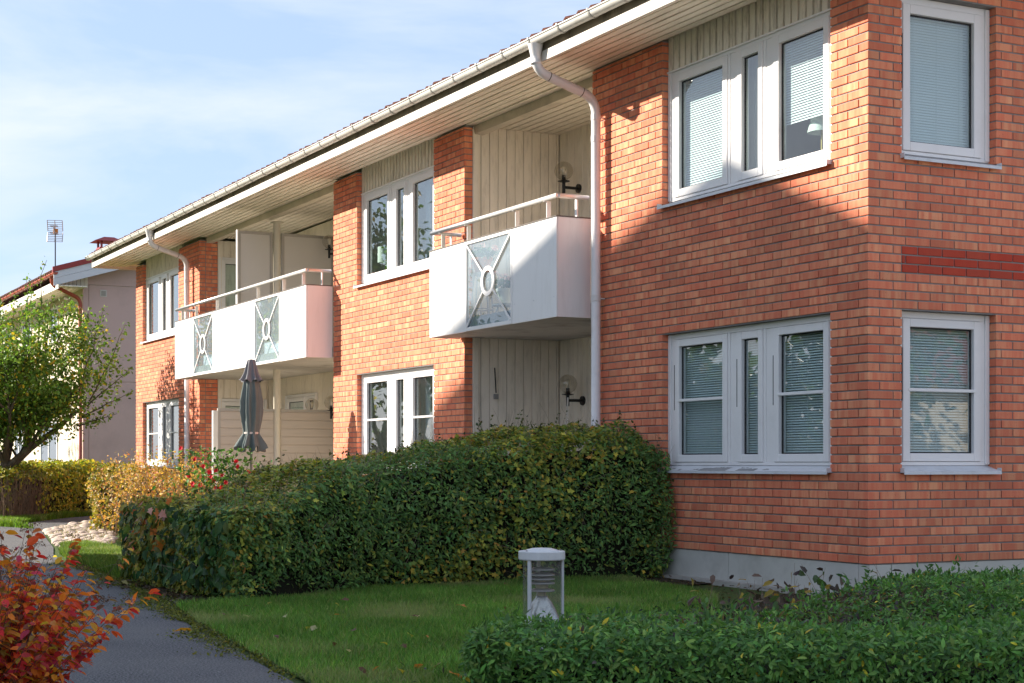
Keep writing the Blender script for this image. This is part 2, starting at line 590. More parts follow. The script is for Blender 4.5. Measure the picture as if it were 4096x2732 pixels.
def backing(openings, a, b, z0, z1, put):
    zs = sorted({z0, z1, *[min(max(o[2], z0), z1) for o in openings], *[min(max(o[3], z0), z1) for o in openings]})
    for i in range(len(zs) - 1):
        if zs[i + 1] - zs[i] < 1e-4: continue
        for s0, s1 in spans(openings, a, b, (zs[i] + zs[i + 1]) / 2):
            i0 = .007 if s0 > a + 1e-4 else 0
            i1 = .007 if s1 < b - 1e-4 else 0
            put(s0 + i0, s1 - i1, zs[i], zs[i + 1])


backing(OPEN, XE + .008, -.008, 0, TOPZ + .02, lambda a, b, z0, z1: mw.box(a, b, .010, .24, z0 + B, z1 + B))
backing(ROPEN, .24, RLEN, 0, 7.2, lambda a, b, z0, z1: mw.box(-.24, -.008, a, b, z0 + B, z1 + B))
mw.box(-19.95, -19.811, .24, .357, B, TOPZ + B)                       # deeper pier return beside the double balcony
mw.box(XE + .008, XE + .25, .24, RLEN, B, 5.2 + B)                    # far end wall
mw.box(XE + .25, -.24, RLEN - .2, RLEN, B, 5.2 + B)                   # rear wall
WALL = mw.build('wall', M['mortar'], BLD)

# --- bricks
bricks = []   # (x0,x1,y0,y1,z0,z1, outward axis, red)


def course_pieces(a, b, offset):
    """joint positions at offset + n*P inside [a,b] (distance from the corner)"""
    js = []
    n = math.floor((a - offset) / P)
    x = offset + n * P
    while x < b + P:
        if a + .03 < x < b - .03: js.append(x)
        x += P
    pts = [a] + js + [b]
    return list(zip(pts[:-1], pts[1:]))


nc = int(TOPZ / C) + 1
for i in range(nc):
    z0, z1 = i * C + J / 2, min((i + 1) * C - J / 2, TOPZ)
    if z1 - z0 < .02: continue
    odd = i % 2 == 1
    for s0, s1 in spans(OPEN, XE, 0, (z0 + z1) / 2):
        a, b = -s1, -s0
        if a == 0 and not odd: a = .119 + J
        off = 0 if odd else P / 2
        for q0, q1 in course_pieces(a, b, off):
            g0 = J / 2 if q0 > a + 1e-6 else 0
            g1 = J / 2 if q1 < b - 1e-6 else 0
            bricks.append((-(q1 - g1), -(q0 + g0), 0, .117, z0, z1, 'y', False))
    # pier return by the double balcony (faces +x)
    for (q0, q1) in ([(.129, .357)] if odd else [(.129, .24), (.252, .357)]):
        bricks.append((-19.92, -19.804, q0, q1, z0, z1, 'x', False))
    # end wall of the block, far left: thin strip only seen from other places
    for q0, q1 in course_pieces(.13, 1.2, .12 if odd else 0):
        bricks.append((XE, XE + .117, q0 + J / 2, q1 - J / 2, z0, z1, 'nx', False))
for i in range(92):
    z0, z1 = i * C + J / 2, (i + 1) * C - J / 2
    odd = i % 2 == 1
    for s0, s1 in spans(ROPEN, 0, 5.2, (z0 + z1) / 2):
        a, b = s0, s1
        if a == 0 and odd: a = .117 + J
        off = P / 2 if odd else 0
        pcs = course_pieces(a, b, off)
        for q0, q1 in pcs:
            for r0, r1 in ([(q0, .36), (.36, q1)] if (32 <= i <= 34 and q0 < .33 and q1 > .39) else [(q0, q1)]):
                g0 = J / 2 if r0 > a + 1e-6 else 0
                g1 = J / 2 if r1 < b - 1e-6 else 0
                red = 32 <= i <= 34 and .355 < r0 < 3.3
                bricks.append((-.117, 0, r0 + g0, r1 - g1, z0, z1, 'x', red))


def brick_verts(lx, ly, lz):
    """box centred on the origin, edges chamfered 3 mm on all sides (24 verts would be heavy: 2-step taper on the two visible axes)"""
    c = .0035
    hx, hy, hz = lx / 2, ly / 2, lz / 2
    vs = []
    for sz in (-1, 1):
        for (ax, ay, az) in ((hx, hy, hz - c), (hx - c, hy - c, hz)) if sz > 0 else ((hx - c, hy - c, hz), (hx, hy, hz - c)):
            for sx, sy in ((-1, -1), (1, -1), (1, 1), (-1, 1)):
                vs.append((sx * ax, sy * ay, sz * az))
    fs = [(3, 2, 1, 0), (12, 13, 14, 15)]
    for r in range(3):
        for k in range(4):
            a, b2 = r * 4 + k, r * 4 + (k + 1) % 4
            fs.append((a, b2, b2 + 4, a + 4))
    return np.array(vs), np.array(fs)


camp = np.array(cam.location)
th = 1.10091449
fx = 6545.37


def project(p):
    d = np.array(p) - camp
    D = -math.sin(th) * d[0] + math.cos(th) * d[1]
    r = math.cos(th) * d[0] + math.sin(th) * d[1]
    return 2048 + fx * r / D, 1853.4 - fx * d[2] / D, D


def seen_size(b):
    if b[6] == 'nx': return 0
    cx_, cy_, cz_ = (b[0] + b[1]) / 2, b[2] if b[6] == 'y' else (b[2] + b[3]) / 2, (b[4] + b[5]) / 2 + B
    u, v, D = project((cx_, cy_, cz_))
    if not (15 < u < 4085 and 10 < v < 2260): return 0
    if u < 2650 and v > 1690: return 0
    n = np.array((0, -1, 0)) if b[6] == 'y' else np.array((1, 0, 0))
    d = camp - np.array((cx_, cy_, cz_))
    cosv = max(0, float(np.dot(n, d)) / np.linalg.norm(d))
    ln = (b[1] - b[0]) if b[6] == 'y' else (b[3] - b[2])
    return cosv * ln * (b[5] - b[4]) / D ** 2


order = sorted(range(len(bricks)), key=lambda k: -seen_size(bricks[k]))
single = set(order[:298])
brick_me = {}
JV, JF, JR = [], [], []
RV, RF, RR = [], [], []
for k, b in enumerate(bricks):
    x0, x1, y0, y1, z0, z1, ax, red = b
    lx, ly, lz = round(x1 - x0, 3), round(y1 - y0, 3), round(z1 - z0, 3)
    ctr = Vector(((x0 + x1) / 2, (y0 + y1) / 2, (z0 + z1) / 2 + B))
    jit = random.uniform(-.0018, .0018)
    if ax == 'y': ctr.y += jit
    else: ctr.x += jit
    tl = random.gauss(0, .004)
    if k in single:
        key = (lx, ly, lz, red)
        if key not in brick_me:
            v, f = brick_verts(lx, ly, lz)
            me = bpy.data.meshes.new('brick')
            me.from_pydata(v.tolist(), [], f.tolist())
            me.materials.append(M['red_brick' if red else 'brick'])
            brick_me[key] = me
        o = bpy.data.objects.new('brick', brick_me[key])
        o.location = ctr
        o.rotation_euler = (0, tl, 0) if ax == 'y' else (tl, 0, 0)
        COL.objects.link(o)
        set_parent(o, WALL)
        if red: o['label'] = 'dark red brick in the band between the side windows'
    else:
        v, f = brick_verts(lx, ly, lz)
        v = v + np.array(ctr)
        V_, F_, R_ = (RV, RF, RR) if red else (JV, JF, JR)
        F_.append(f + 16 * len(V_))
        V_.append(v)
        R_.append(np.full(16, random.random()))
np_mesh('brick_courses', np.concatenate(JV), np.concatenate(JF), M['brick'], WALL, attr=np.concatenate(JR), kind='stuff')
if RV:
    np_mesh('red_brick_courses', np.concatenate(RV), np.concatenate(RF), M['red_brick'], WALL, attr=np.concatenate(RR), kind='stuff')

# --- concrete plinth, slab edge along the wall foot
PL = MB()
for a, b in ((-4.64, -2.07), (-2.064, -.14), (-.134, .004)):
    PL.box(a, b - .0, .012, .24, -.5, B - .004)
for a, b in ((-24.70, -19.80), (-12.58, -7.92)):
    PL.box(a, b, .012, .24, -.5, B - .004)
PL.box(-.24, -.010, .26, 2.9, -.5, B - .004)
PL.box(-.24, -.010, 2.906, RLEN, -.5, B - .004)
PL.box(-19.8, -12.58, .30, 1.4, -.5, .04)
PL.box(-7.92, -4.64, .30, 1.4, -.5, .04)
PLN = PL.build('plinth', M['concrete'], BLD)
MB().box(-4.4, .12, -.075, .010, -.3, .035).build('footing_edge', M['slab'], PLN)

# --- windows
# local frame of an opening: u along the wall (left to right from outside), n outwards, z up
FR = lambda u, n, z: (u, -n, z + B)
RT = lambda u, n, z: (n, u, z + B)


def window(T, flip, u0, sashes, W, z0, zs0, zg0, zg1, zs1, z1, bar=None, blinds=(), mull=(), rec=.084, label=None, sill=True, room=True, hinge=True, tilt0=.55, head_to=None, curtains=(), chips=False):
    """sashes: (left, right) offsets of each sash; W total width; z0 frame bottom .. z1 frame top"""
    def mb(): return MB(T, flip)
    f = mb()
    d0, d1 = -rec - .10, -rec
    edges = [0] + [e for s in sashes for e in s] + [W]
    f.box(u0, u0 + W, d0, d1, z0, zs0 - .003)
    f.box(u0, u0 + W, d0, d1, zs1 + .003, z1)
    for i in range(0, len(edges), 2):
        a, b = edges[i], edges[i + 1]
        if i in mull and b - a > .12:
            f.box(u0 + a + .003, u0 + a + .04, d0, d1, zs0 - .003, zs1 + .003)
            f.box(u0 + b - .04, u0 + b - .003, d0, d1, zs0 - .003, zs1 + .003)
            f.box(u0 + a + .04, u0 + b - .04, d0, d1 - .008, zs0 - .003, zs1 + .003)
        else:
            f.box(u0 + a, u0 + b - (.003 if i < len(edges) - 2 else 0), d0, d1, zs0 - .003, zs1 + .003)
            if i == 0:
                f.box(u0 + .002, u0 + .05, d1, d1 + .014, z0 + .01, z1 - .005)
            if i == len(edges) - 2:
                f.box(u0 + W - .05, u0 + W - .002, d1, d1 + .014, z0 + .01, z1 - .005)
    w = f.build('window', M['white'], BLD, bevel=.003)
    if label: w['label'] = label
    gp = mb()
    for i, (a, b) in enumerate(sashes):
        s = mb()
        st = .078 if b - a > .5 else .07
        e0, e1 = d0 + .02, d1 + .010
        s.box(u0 + a, u0 + a + st, e0, e1, zs0, zs1)
        s.box(u0 + b - st, u0 + b, e0, e1, zs0, zs1)
        s.box(u0 + a + st, u0 + b - st, e0, e1, zs0, zg0)
        s.box(u0 + a + st, u0 + b - st, e0, e1, zg1, zs1)
        s.build('sash', M['white'], w, bevel=.004)
        mb().box(u0 + a + st - .004, u0 + b - st + .004, e1 - .046, e1 - .040, zg0 - .004, zg1 + .004).build('pane', M['glass'], w)
        g = mb()   # dark rubber gasket round the glass
        t_ = .012
        gy0, gy1 = e1 - .052, e1 - .036
        g.box(u0 + a + st - .001, u0 + a + st + t_, gy0, gy1, zg0 + t_, zg1 - t_)
        g.box(u0 + b - st - t_, u0 + b - st + .001, gy0, gy1, zg0 + t_, zg1 - t_)
        g.box(u0 + a + st, u0 + b - st, gy0, gy1, zg1 - t_, zg1 + .001)
        g.box(u0 + a + st, u0 + b - st, gy0, gy1, zg0 - .001, zg0 + t_)
        g.build('gasket', M['dark_gap'], w)
        if hinge:
            mb().box(u0 + a - .014, u0 + a - .004, d1 - .004, d1 + .006, zg0 + .45, zg1 - .18).build('hinge_slot', M['dark_gap'], w)
        if bar and b - a > .5:
            mb().box(u0 + a + st - .02, u0 + b - st + .02, e1 - .040, e1 + .004, bar - .014, bar + .014).build('glazing_bar', M['white'], w, bevel=.003)
        if i in blinds:
            zt, zb = zg1 + .02, blinds[i] if isinstance(blinds, dict) else zg0
            sl = mb()
            zz = zt
            nb = e1 - .095
            k = 0
            while zz > zb:
                tilt = tilt0 + .03 * math.sin(k * 1.7)
                dz = .0125 * math.sin(tilt)
                dn = .0125 * math.cos(tilt)
                ua, ub = u0 + a + st - .01 + .004 * math.sin(k * .7), u0 + b - st + .01
                sl.add([(ua, nb - dn, zz - dz * .9), (ub, nb - dn, zz - dz * .9), (ub, nb, zz + .002), (ua, nb, zz + .002), (ua, nb + dn, zz + dz), (ub, nb + dn, zz + dz)][0:0] or
                       [(ua, nb + dn, zz - dz), (ub, nb + dn, zz - dz), (ub, nb, zz + .0022), (ua, nb, zz + .0022), (ub, nb - dn, zz + dz), (ua, nb - dn, zz + dz)],
                       [(0, 1, 2, 3), (3, 2, 4, 5)])
                zz -= .0235
                k += 1
            sl.build('blind', M['blind'], w, kind='stuff')
            c = mb()
            for q in (.14, .5, .86) if b - a > .5 else (.5,):
                uu = u0 + a + st + q * (b - a - 2 * st)
                c.box(uu - .0012, uu + .0012, nb + .0125, nb + .0145, zb, zt)
            c.build('blind_cord', M['blind'], w)
        if i in curtains:
            for side in (0, 1):
                cu = mb()
                n_ = 10
                wd = .18
                if b - a < .5: wd = .52
                ub_ = u0 + (a + st - .02 if side == 0 else b - st + .02 - wd) - (.30 if b - a < .5 and side == 0 else 0)
                pts = [(ub_ + wd * q / n_, -rec - .20 + .02 * math.sin(q * 2.1)) for q in range(n_ + 1)]
                vs = [(x, y, zg0 - .05) for x, y in pts] + [(x, y, zg1 + .05) for x, y in pts]
                cu.add(vs, [(q, q + 1, q + n_ + 2, q + n_ + 1) for q in range(n_)])
                cu.build('curtain', M['curtain'], w, smooth=True)
    if sill:
        s = mb()
        zb, zf = z0 - .002, z0 - .050
        ua, ub = u0 - .015, u0 + W + .015
        prof = [(-rec - .01, zb), (.052, zf), (.054, zf - .026), (.046, zf - .026), (.044, zf - .006), (-rec - .01, zb - .006)]
        n_ = len(prof)
        s.add([(ua, a, b) for a, b in prof] + [(ub, a, b) for a, b in prof],
              [tuple(range(n_))[::-1], tuple(range(n_, 2 * n_))] + [(i, (i + 1) % n_, n_ + (i + 1) % n_, n_ + i) for i in range(n_)])
        for uu in (ua - .001, ub - .003):
            s.box(uu, uu + .004, -.02, .05, zf - .01, zf + .03)
        so = s.build('sill', M['sheet'], w)
        if chips:
            ch = mb()
            r2 = random.Random(3)
            for (c0, ln, n0, n1) in ((.20, .05, -.02, .02), (.36, .04, .0, .05), (.62, .14, .0, .04), (.73, .46, -.045, .053), (1.36, .30, -.02, .053), (1.34, .12, -.05, -.02), (1.75, .10, -.01, .03), (.95, .22, -.055, -.03)):
                m_ = 9
                top = [(u0 + c0 + ln * q / m_, n1 - r2.uniform(0, .012) * (n1 < .05)) for q in range(m_ + 1)]
                bot = [(u0 + c0 + ln * q / m_ + r2.uniform(-.01, .01), n0 + r2.uniform(0, .03) * (1.4 if q in (0, m_) else 1)) for q in range(m_ + 1)]
                zz = lambda nn: zb + (zf - zb) * (nn + rec + .01) / (.052 + rec + .01) + .0016
                vs = [(x, y, zz(y)) for x, y in top] + [(x, min(y, n1 - .004), zz(min(y, n1 - .004))) for x, y in bot]
                ch.add(vs, [(q, q + 1, q + m_ + 2, q + m_ + 1) for q in range(m_)])
            ch.build('flaked_paint', M['stain'], w)['label'] = 'grey patch of flaked paint on the sill'
    if room:
        r = mb()
        ua, ub, na, nb2, za, zb2 = u0 - (.25 if W > 2 else 0), u0 + W + (.0 if W > 2 else 0), -rec - .105, (-2.6 if W > 2 else -.42), z0 - (.8 if W > 2 else .05), z1 + (.25 if W > 2 else .05)
        vs = [(ua, na, za), (ub, na, za), (ub, nb2, za), (ua, nb2, za), (ua, na, zb2), (ub, na, zb2), (ub, nb2, zb2), (ua, nb2, zb2)]
        r.add(vs, [(0, 1, 2, 3), (4, 7, 6, 5), (1, 5, 6, 2), (2, 6, 7, 3), (3, 7, 4, 0)])
        r.build('room', M['inner_wall'], w)
    return w


S3 = [(.120, 1.042), (1.214, 1.618), (1.792, 2.601)]


def s3(W):
    k = W / 2.721
    return [(a * k, b * k) for a, b in S3]


LOWZ = dict(z0=.829, zs0=.862, zg0=.934, zg1=2.019, zs1=2.091, z1=2.149)
UPZ = dict(z0=3.492, zs0=3.525, zg0=3.601, zg1=4.681, zs1=4.760, z1=4.806)
PR = {'blinds': {0: 3.60, 2: 3.97}}
window(FR, True, -3.226, s3(2.721), 2.721, **UPZ, mull=(2, 4), tilt0=.95, blinds={0: 3.62, 2: 3.93}, curtains=(1,), label='upper triple window with slatted blinds beside the building corner')
window(FR, True, -3.226, s3(2.721), 2.721, **LOWZ, mull=(2, 4), bar=1.479, tilt0=.78, blinds={0: .9, 1: .9, 2: .9}, chips=True, label='lower triple window with closed blinds and a flaking sill')
window(FR, True, -11.612, s3(2.752), 2.752, **UPZ, mull=(2, 4), curtains=(2,), label='upper triple window between the two balconies')
window(FR, True, -11.612, s3(2.752), 2.752, **LOWZ, mull=(2, 4), bar=1.479, curtains=(2,), label='lower triple window above the tall hedge')
window(FR, True, -24.132, s3(2.855), 2.855, **UPZ, mull=(2, 4), label='upper triple window at the far end of the block')
window(FR, True, -24.132, s3(2.855), 2.855, **LOWZ, mull=(2, 4), bar=1.479, label='lower triple window at the far end of the block')
window(RT, True, .36, [(.085, .955)], 1.055, 3.492, 3.527, 3.604, 4.70, 4.779, 4.842, tilt0=1.12, blinds={0: 3.6}, rec=.092, label='upper side window round the corner with a lowered blind')
window(RT, True, .36, [(.085, .955)], 1.055, .830, .866, .936, 2.019, 2.091, 2.149, bar=1.480, tilt0=.78, blinds={0: .9}, rec=.092, label='lower side window round the corner with a lowered blind')

# --- vertical panelling above the upper windows
RF_T = lambda x, y, z: (x, y, z + B + .004 * (-4.6 - x))          # roof line climbs a touch towards the far end
board_me = {}


def board(name, mat, parent, x0, x1, y0, y1, z0, z1, bev=.004):
    key = (name, round(x1 - x0, 3), round(y1 - y0, 3), round(z1 - z0, 3), mat.name)
    if key not in board_me:
        m = MB().box(-(x1 - x0) / 2, (x1 - x0) / 2, -(y1 - y0) / 2, (y1 - y0) / 2, -(z1 - z0) / 2, (z1 - z0) / 2)
        me = bpy.data.meshes.new(name)
        me.from_pydata(m.v, [], m.f)
        bm = bmesh.new(); bm.from_mesh(me)
        bmesh.ops.bevel(bm, geom=bm.edges[:], offset=bev, segments=1, affect='EDGES', clamp_overlap=True)
        bm.to_mesh(me); bm.free()
        me.materials.append(mat)
        board_me[key] = me
    o = bpy.data.objects.new(name, board_me[key])
    o.location = ((x0 + x1) / 2, (y0 + y1) / 2, (z0 + z1) / 2)
    COL.objects.link(o)
    set_parent(o, parent)
    return o


for u0, W in ((-3.226, 2.721), (-11.612, 2.752), (-24.132, 2.855)):
    top = 5.19 + .004 * (-4.6 - u0)
    bk = MB().box(u0, u0 + W, .112, .20, 4.808 + B, top + B).build('panelling', M['panelling'], BLD)
    n_ = 25
    for i in range(n_):
        a = u0 + W * i / n_
        wd = W / n_
        board('panelling_board', M['panelling'], bk, a + .004, a + wd * .76, .074, .1118, 4.812 + B, top + B)
    MB().box(u0, u0 + W, .060, .1118, 4.796 + B, 4.811 + B).build('drip_board', M['white'], bk)

# --- recessed balcony bays: cladding
def bay(xl, xr, yb, y_left, holes_side=(), holes_back=()):
    zt = 5.14
    cl = MB()
    cl.box(xl - .12, xl - .03, y_left, yb + .1, .02, zt + B)           # left side wall backing
    cl.box(xl - .03, xr + .03, yb + .03, yb + .12, .02, zt + B)        # back wall backing
    cl.box(xr + .03, xr + .12, .24, yb + .1, .02, zt + B)              # right side wall backing
    cw = cl.build('cladding', M['cladding'], BLD)

    def col(side, a, b, hol):
        zs = [(.02, zt + B)]
        for (h0, h1, z0, z1) in hol:
            if b > h0 + .01 and a < h1 - .01:
                zs = [q for (p0, p1) in zs for q in ((p0, min(p1, z0)), (max(p0, z1), p1)) if q[1] - q[0] > .04]
        for z0, z1 in zs:
            if side == 'L':
                board('cladding_board', M['cladding'], cw, xl - .03, xl - .006, a + .002, b - .004, z0, z1)
            elif side == 'R':
                board('cladding_board', M['cladding'], cw, xr + .006, xr + .03, a + .002, b - .004, z0, z1)
            else:
                board('cladding_board', M['cladding'], cw, a + .002, b - .004, yb + .006, yb + .03, z0, z1)
    y = y_left
    while y < yb - .02:
        col('L', y, min(y + .122, yb), holes_side)
        y += .122
    x = xl
    while x < xr - .02:
        col('B', x, min(x + .122, xr), holes_back)
        x += .122
    y = .24
    while y < yb - .02:
        col('R', y, min(y + .122, yb), ())
        y += .122
    board('cladding_trim', M['cladding'], cw, xl - .006, xl + .02, y_left - .004, y_left + .075, .02, 5.10 + B)
    return cw


bay(-7.916, -4.642, 1.37, .119)
HB = [(-18.722, -17.05, .30 + B, 2.13 + B), (-18.722, -17.05, 3.0 + B, 4.83 + B)]
HS = [(.372, 1.345, .3, 2.10 + B), (.372, 1.345, 2.7 + B, 4.825 + B)]
bay(-19.804, -12.579, 1.37, .364, HS, HB)

ST = lambda u, n, z: (-19.804 + n, u, z + B)
BT = lambda u, n, z: (u, 1.37 - n, z + B)
window(ST, True, .372, [(.06, .91)], .972, .42, .47, .55, 1.96, 2.04, 2.098, rec=-.012, sill=False, hinge=False, label='ground floor glazed door in the side of the double bay', room=False)
window(ST, True, .372, [(.06, .91)], .972, 2.72, 2.78, 2.86, 4.70, 4.775, 4.823, rec=-.012, sill=False, hinge=False, label='upper glazed door in the side of the double bay', room=False)
window(BT, True, -18.722, [(.06, 1.08), (1.20, 1.62)], 1.672, .42, .48, .55, 2.0, 2.07, 2.13, rec=-.012, sill=False, hinge=False, label='ground floor window at the back of the double bay', room=False)
window(BT, True, -18.722, [(.06, 1.08), (1.20, 1.62)], 1.672, 3.02, 3.08, 3.15, 4.70, 4.77, 4.83, rec=-.012, sill=False, hinge=False, label='upper window at the back of the double bay', room=False)

# --- roof, soffit, fascia, gutter
XR0, XR1 = -25.50, .72
sb = MB(RF_T)
sb.box(XR0, XR1, -.725, 2.0, 5.165, 5.20)
SOF = sb.build('soffit', M['soffit'], BLD)
ys = np.linspace(-.735, .0, 8)
for i in range(7):
    x = XR0
    segs = [-25.5, -21.9 - .3 * (i % 3), -17.2 + .4 * (i % 2), -12.4 - .5 * (i % 3), -8.3 + .35 * (i % 4), -4.0 - .3 * (i % 2), .72]
    for a, b in zip(segs[:-1], segs[1:]):
        m = MB(RF_T)
        dzz = random.uniform(-.002, .002)
        m.box(a + .001, b - .001, ys[i] + .011, ys[i + 1] - .011, 5.128 + dzz, 5.1648)
        m.build('soffit_board', M['soffit'], SOF)
for xl, xr in ((-7.93, -4.63), (-19.82, -12.56)):
    yy = np.linspace(.02, 1.40, 12)
    for i in range(11):
        MB(RF_T).box(xl, xr, yy[i] + .010, yy[i + 1] - .010, 5.128, 5.1645).build('ceiling_board', M['cladding'], SOF)
    MB(RF_T).box(xl - .02, xr + .02, .140, .265, 5.020, 5.1275).build('beam', M['beam'], BLD)
FAS = MB(RF_T).box(XR0, XR1, -.770, -.745, 5.082, 5.190).build('fascia', M['fascia'], BLD, bevel=.004)
MB(RF_T).box(XR0 + .01, XR1, -.743, -.722, 5.150, 5.345).build('upper_board', M['fascia_dark'], FAS)
nt = MB(RF_T)
x = XR0 + .1
while x < XR1:
    nt.box(x, x + .035, -.7445, -.7435 + .0005, 5.19, 5.20)
    x += .62
MB(RF_T).box(XR0 - .03, XR0 - .002, -.775, .9, 5.075, 5.36).build('end_board', M['fascia'], FAS, bevel=.004)

RS = .36
roof = MB(RF_T)
roof.add([(XR0, -.80, 5.335), (XR1, -.80, 5.335), (XR1, 4.6, 5.335 + RS * 5.4), (XR0, 4.6, 5.335 + RS * 5.4), (XR0, 10.0, 5.335), (XR1, 10.0, 5.335),
          (XR0, -.80, 5.30), (XR1, -.80, 5.30), (XR1, 4.6, 5.30 + RS * 5.4), (XR0, 4.6, 5.30 + RS * 5.4), (XR0, 10.0, 5.30), (XR1, 10.0, 5.30)],
         [(0, 1, 2, 3), (3, 2, 5, 4), (6, 9, 8, 7), (9, 10, 11, 8), (0, 6, 7, 1), (4, 5, 11, 10), (0, 3, 9, 6), (3, 4, 10, 9), (1, 7, 8, 2), (2, 8, 11, 5)])
ROOF = roof.build('roof', M['tile'], BLD)
# gable infill under the roof at both ends
for xa, xb in ((XE, XE + .2),):
    g = MB(RF_T)
    g.add([(xa, .0, 5.1), (xa, 9.0, 5.1), (xa, 4.6, 5.29 + RS * 5.4), (xb, .0, 5.1), (xb, 9.0, 5.1), (xb, 4.6, 5.29 + RS * 5.4)], [(0, 1, 2), (3, 5, 4), (0, 2, 5, 3), (1, 4, 5, 2), (0, 3, 4, 1)])
    g.build('gable', M['mortar'], BLD)


def tile_mesh(w=.262, ln=.42):
    m = MB()
    n_ = 7
    prof = [(-w / 2 + w * i / n_, .028 * math.sin(math.pi * 2 * (i / n_) - .4) + .03) for i in range(n_ + 1)]
    vs = [(x, 0, z) for x, z in prof] + [(x, ln, z + .0) for x, z in prof] + [(x, 0, z - .020) for x, z in prof]
    k = n_ + 1
    fs = [(i, i + 1, k + i + 1, k + i) for i in range(n_)] + [(2 * k + i, 2 * k + i + 1, i + 1, i) for i in range(n_)]
    m.add(vs, fs)
    return m


tm = tile_mesh()
tv = np.array(tm.v)
tile_me = bpy.data.meshes.new('roof_tile')
tile_me.from_pydata(tm.v, [], tm.f)
tile_me.materials.append(M['tile'])
ang = math.atan(RS)
nx = int((XR1 - XR0) / .25)
for i in range(nx):
    x = XR0 + .13 + i * .25
    o = bpy.data.objects.new('roof_tile', tile_me)
    o.location = (x, -.845 + random.uniform(-.008, .008), 5.322 + B + .004 * (-4.6 - x) + random.uniform(-.004, .006))
    o.rotation_euler = (ang - .03, random.uniform(-.03, .03), random.uniform(-.02, .02))
    COL.objects.link(o)
    set_parent(o, ROOF)
ca, sa = math.cos(ang - .03), math.sin(ang - .03)
TV, TF = [], []
base = 0
for r in range(1, 17):
    for i in range(nx):
        x = XR0 + .13 + i * .25
        y0 = -.845 + r * .335
        z0 = 5.322 + B + .004 * (-4.6 - x) + r * .335 * RS + .006
        v = tv.copy()
        yy = v[:, 1] * ca - v[:, 2] * sa
        zz = v[:, 1] * sa + v[:, 2] * ca
        TV.append(np.stack([v[:, 0] + x, yy + y0, zz + z0 + random.uniform(-.004, .004)], 1))
        TF.append(np.array(tm.f) + base)
        base += len(tv)
np_mesh('tile_field', np.concatenate(TV), np.concatenate(TF), M['tile'], ROOF, kind='stuff')
rv = MB(RF_T).box(-6.33, -5.86, .60, 1.15, 5.80, 6.165)
hood = rv.build('roof_hatch', simple('yellow_hatch', (.55, .40, .16), .6), ROOF)

gt = MB(RF_T)
n_ = 10
gy, gz, gr = -.832, 5.312, .064
ring = [(gy + gr * math.cos(math.pi + math.pi * i / n_), gz + gr * math.sin(math.pi + math.pi * i / n_)) for i in range(n_ + 1)]
inner = [(gy + (gr - .004) * math.cos(math.pi + math.pi * i / n_), gz + (gr - .004) * math.sin(math.pi + math.pi * i / n_)) for i in range(n_ + 1)]
xs_g = [XR0 - .16 + (XR1 + .2 - XR0) * i / 60 for i in range(61)]
vs, fs = [], []
for x in xs_g:
    sag = .003 * math.sin(x * 1.3)
    vs += [(x, a, b + sag) for a, b in ring] + [(x, a, b + sag) for a, b in inner]
k = 2 * (n_ + 1)
for s in range(60):
    for i in range(n_):
        fs.append((s * k + i, s * k + i + 1, (s + 1) * k + i + 1, (s + 1) * k + i))
        fs.append((s * k + n_ + 1 + i, (s + 1) * k + n_ + 1 + i, (s + 1) * k + n_ + 2 + i, s * k + n_ + 2 + i))
fs.append(tuple(range(0, n_ + 1)))
gt.add(vs, fs)
gt.tube([(x, gy - gr, gz + .004) for x in xs_g], .010, 8)
GUT = gt.build('gutter', M['gutter'], BLD, smooth=True)
bme = MB()
for i in range(n_):
    a0, a1 = math.pi + math.pi * i / n_, math.pi + math.pi * (i + 1) / n_
    p = [(gr + .001) * math.cos(a0), (gr + .001) * math.sin(a0), (gr + .001) * math.cos(a1), (gr + .001) * math.sin(a1)]
    q = [(gr + .006) * math.cos(a0), (gr + .006) * math.sin(a0), (gr + .006) * math.cos(a1), (gr + .006) * math.sin(a1)]
    bme.add([(-.014, p[0], p[1]), (-.014, p[2], p[3]), (.014, p[2], p[3]), (.014, p[0], p[1]), (-.014, q[0], q[1]), (-.014, q[2], q[3]), (.014, q[2], q[3]), (.014, q[0], q[1])],
            [(4, 5, 6, 7), (0, 4, 7, 3), (1, 2, 6, 5), (0, 1, 5, 4), (3, 7, 6, 2)])
bme.box(-.014, .014, -gr - .016, -gr - .001, -.004, .022)
br_me = bpy.data.meshes.new('gutter_bracket')
br_me.from_pydata(bme.v, [], bme.f)
br_me.materials.append(simple('bracket_metal', (.42, .40, .37), .4, .4, bump=0))
x = -25.35
while x < XR1:
    o = bpy.data.objects.new('gutter_bracket', br_me)
    o.location = (x, gy, gz + B + .004 * (-4.6 - x))
    COL.objects.link(o)
    set_parent(o, GUT)
    x += .634


def arc(p, a, b, n=6):
    """round the corner p between directions a (in) and b (out)"""
    p, a, b = Vector(p), Vector(a), Vector(b)
    return [(1 - t) ** 2 * (p - a) + 2 * t * (1 - t) * p + t * t * (p + b) for t in [i / n for i in range(n + 1)]]


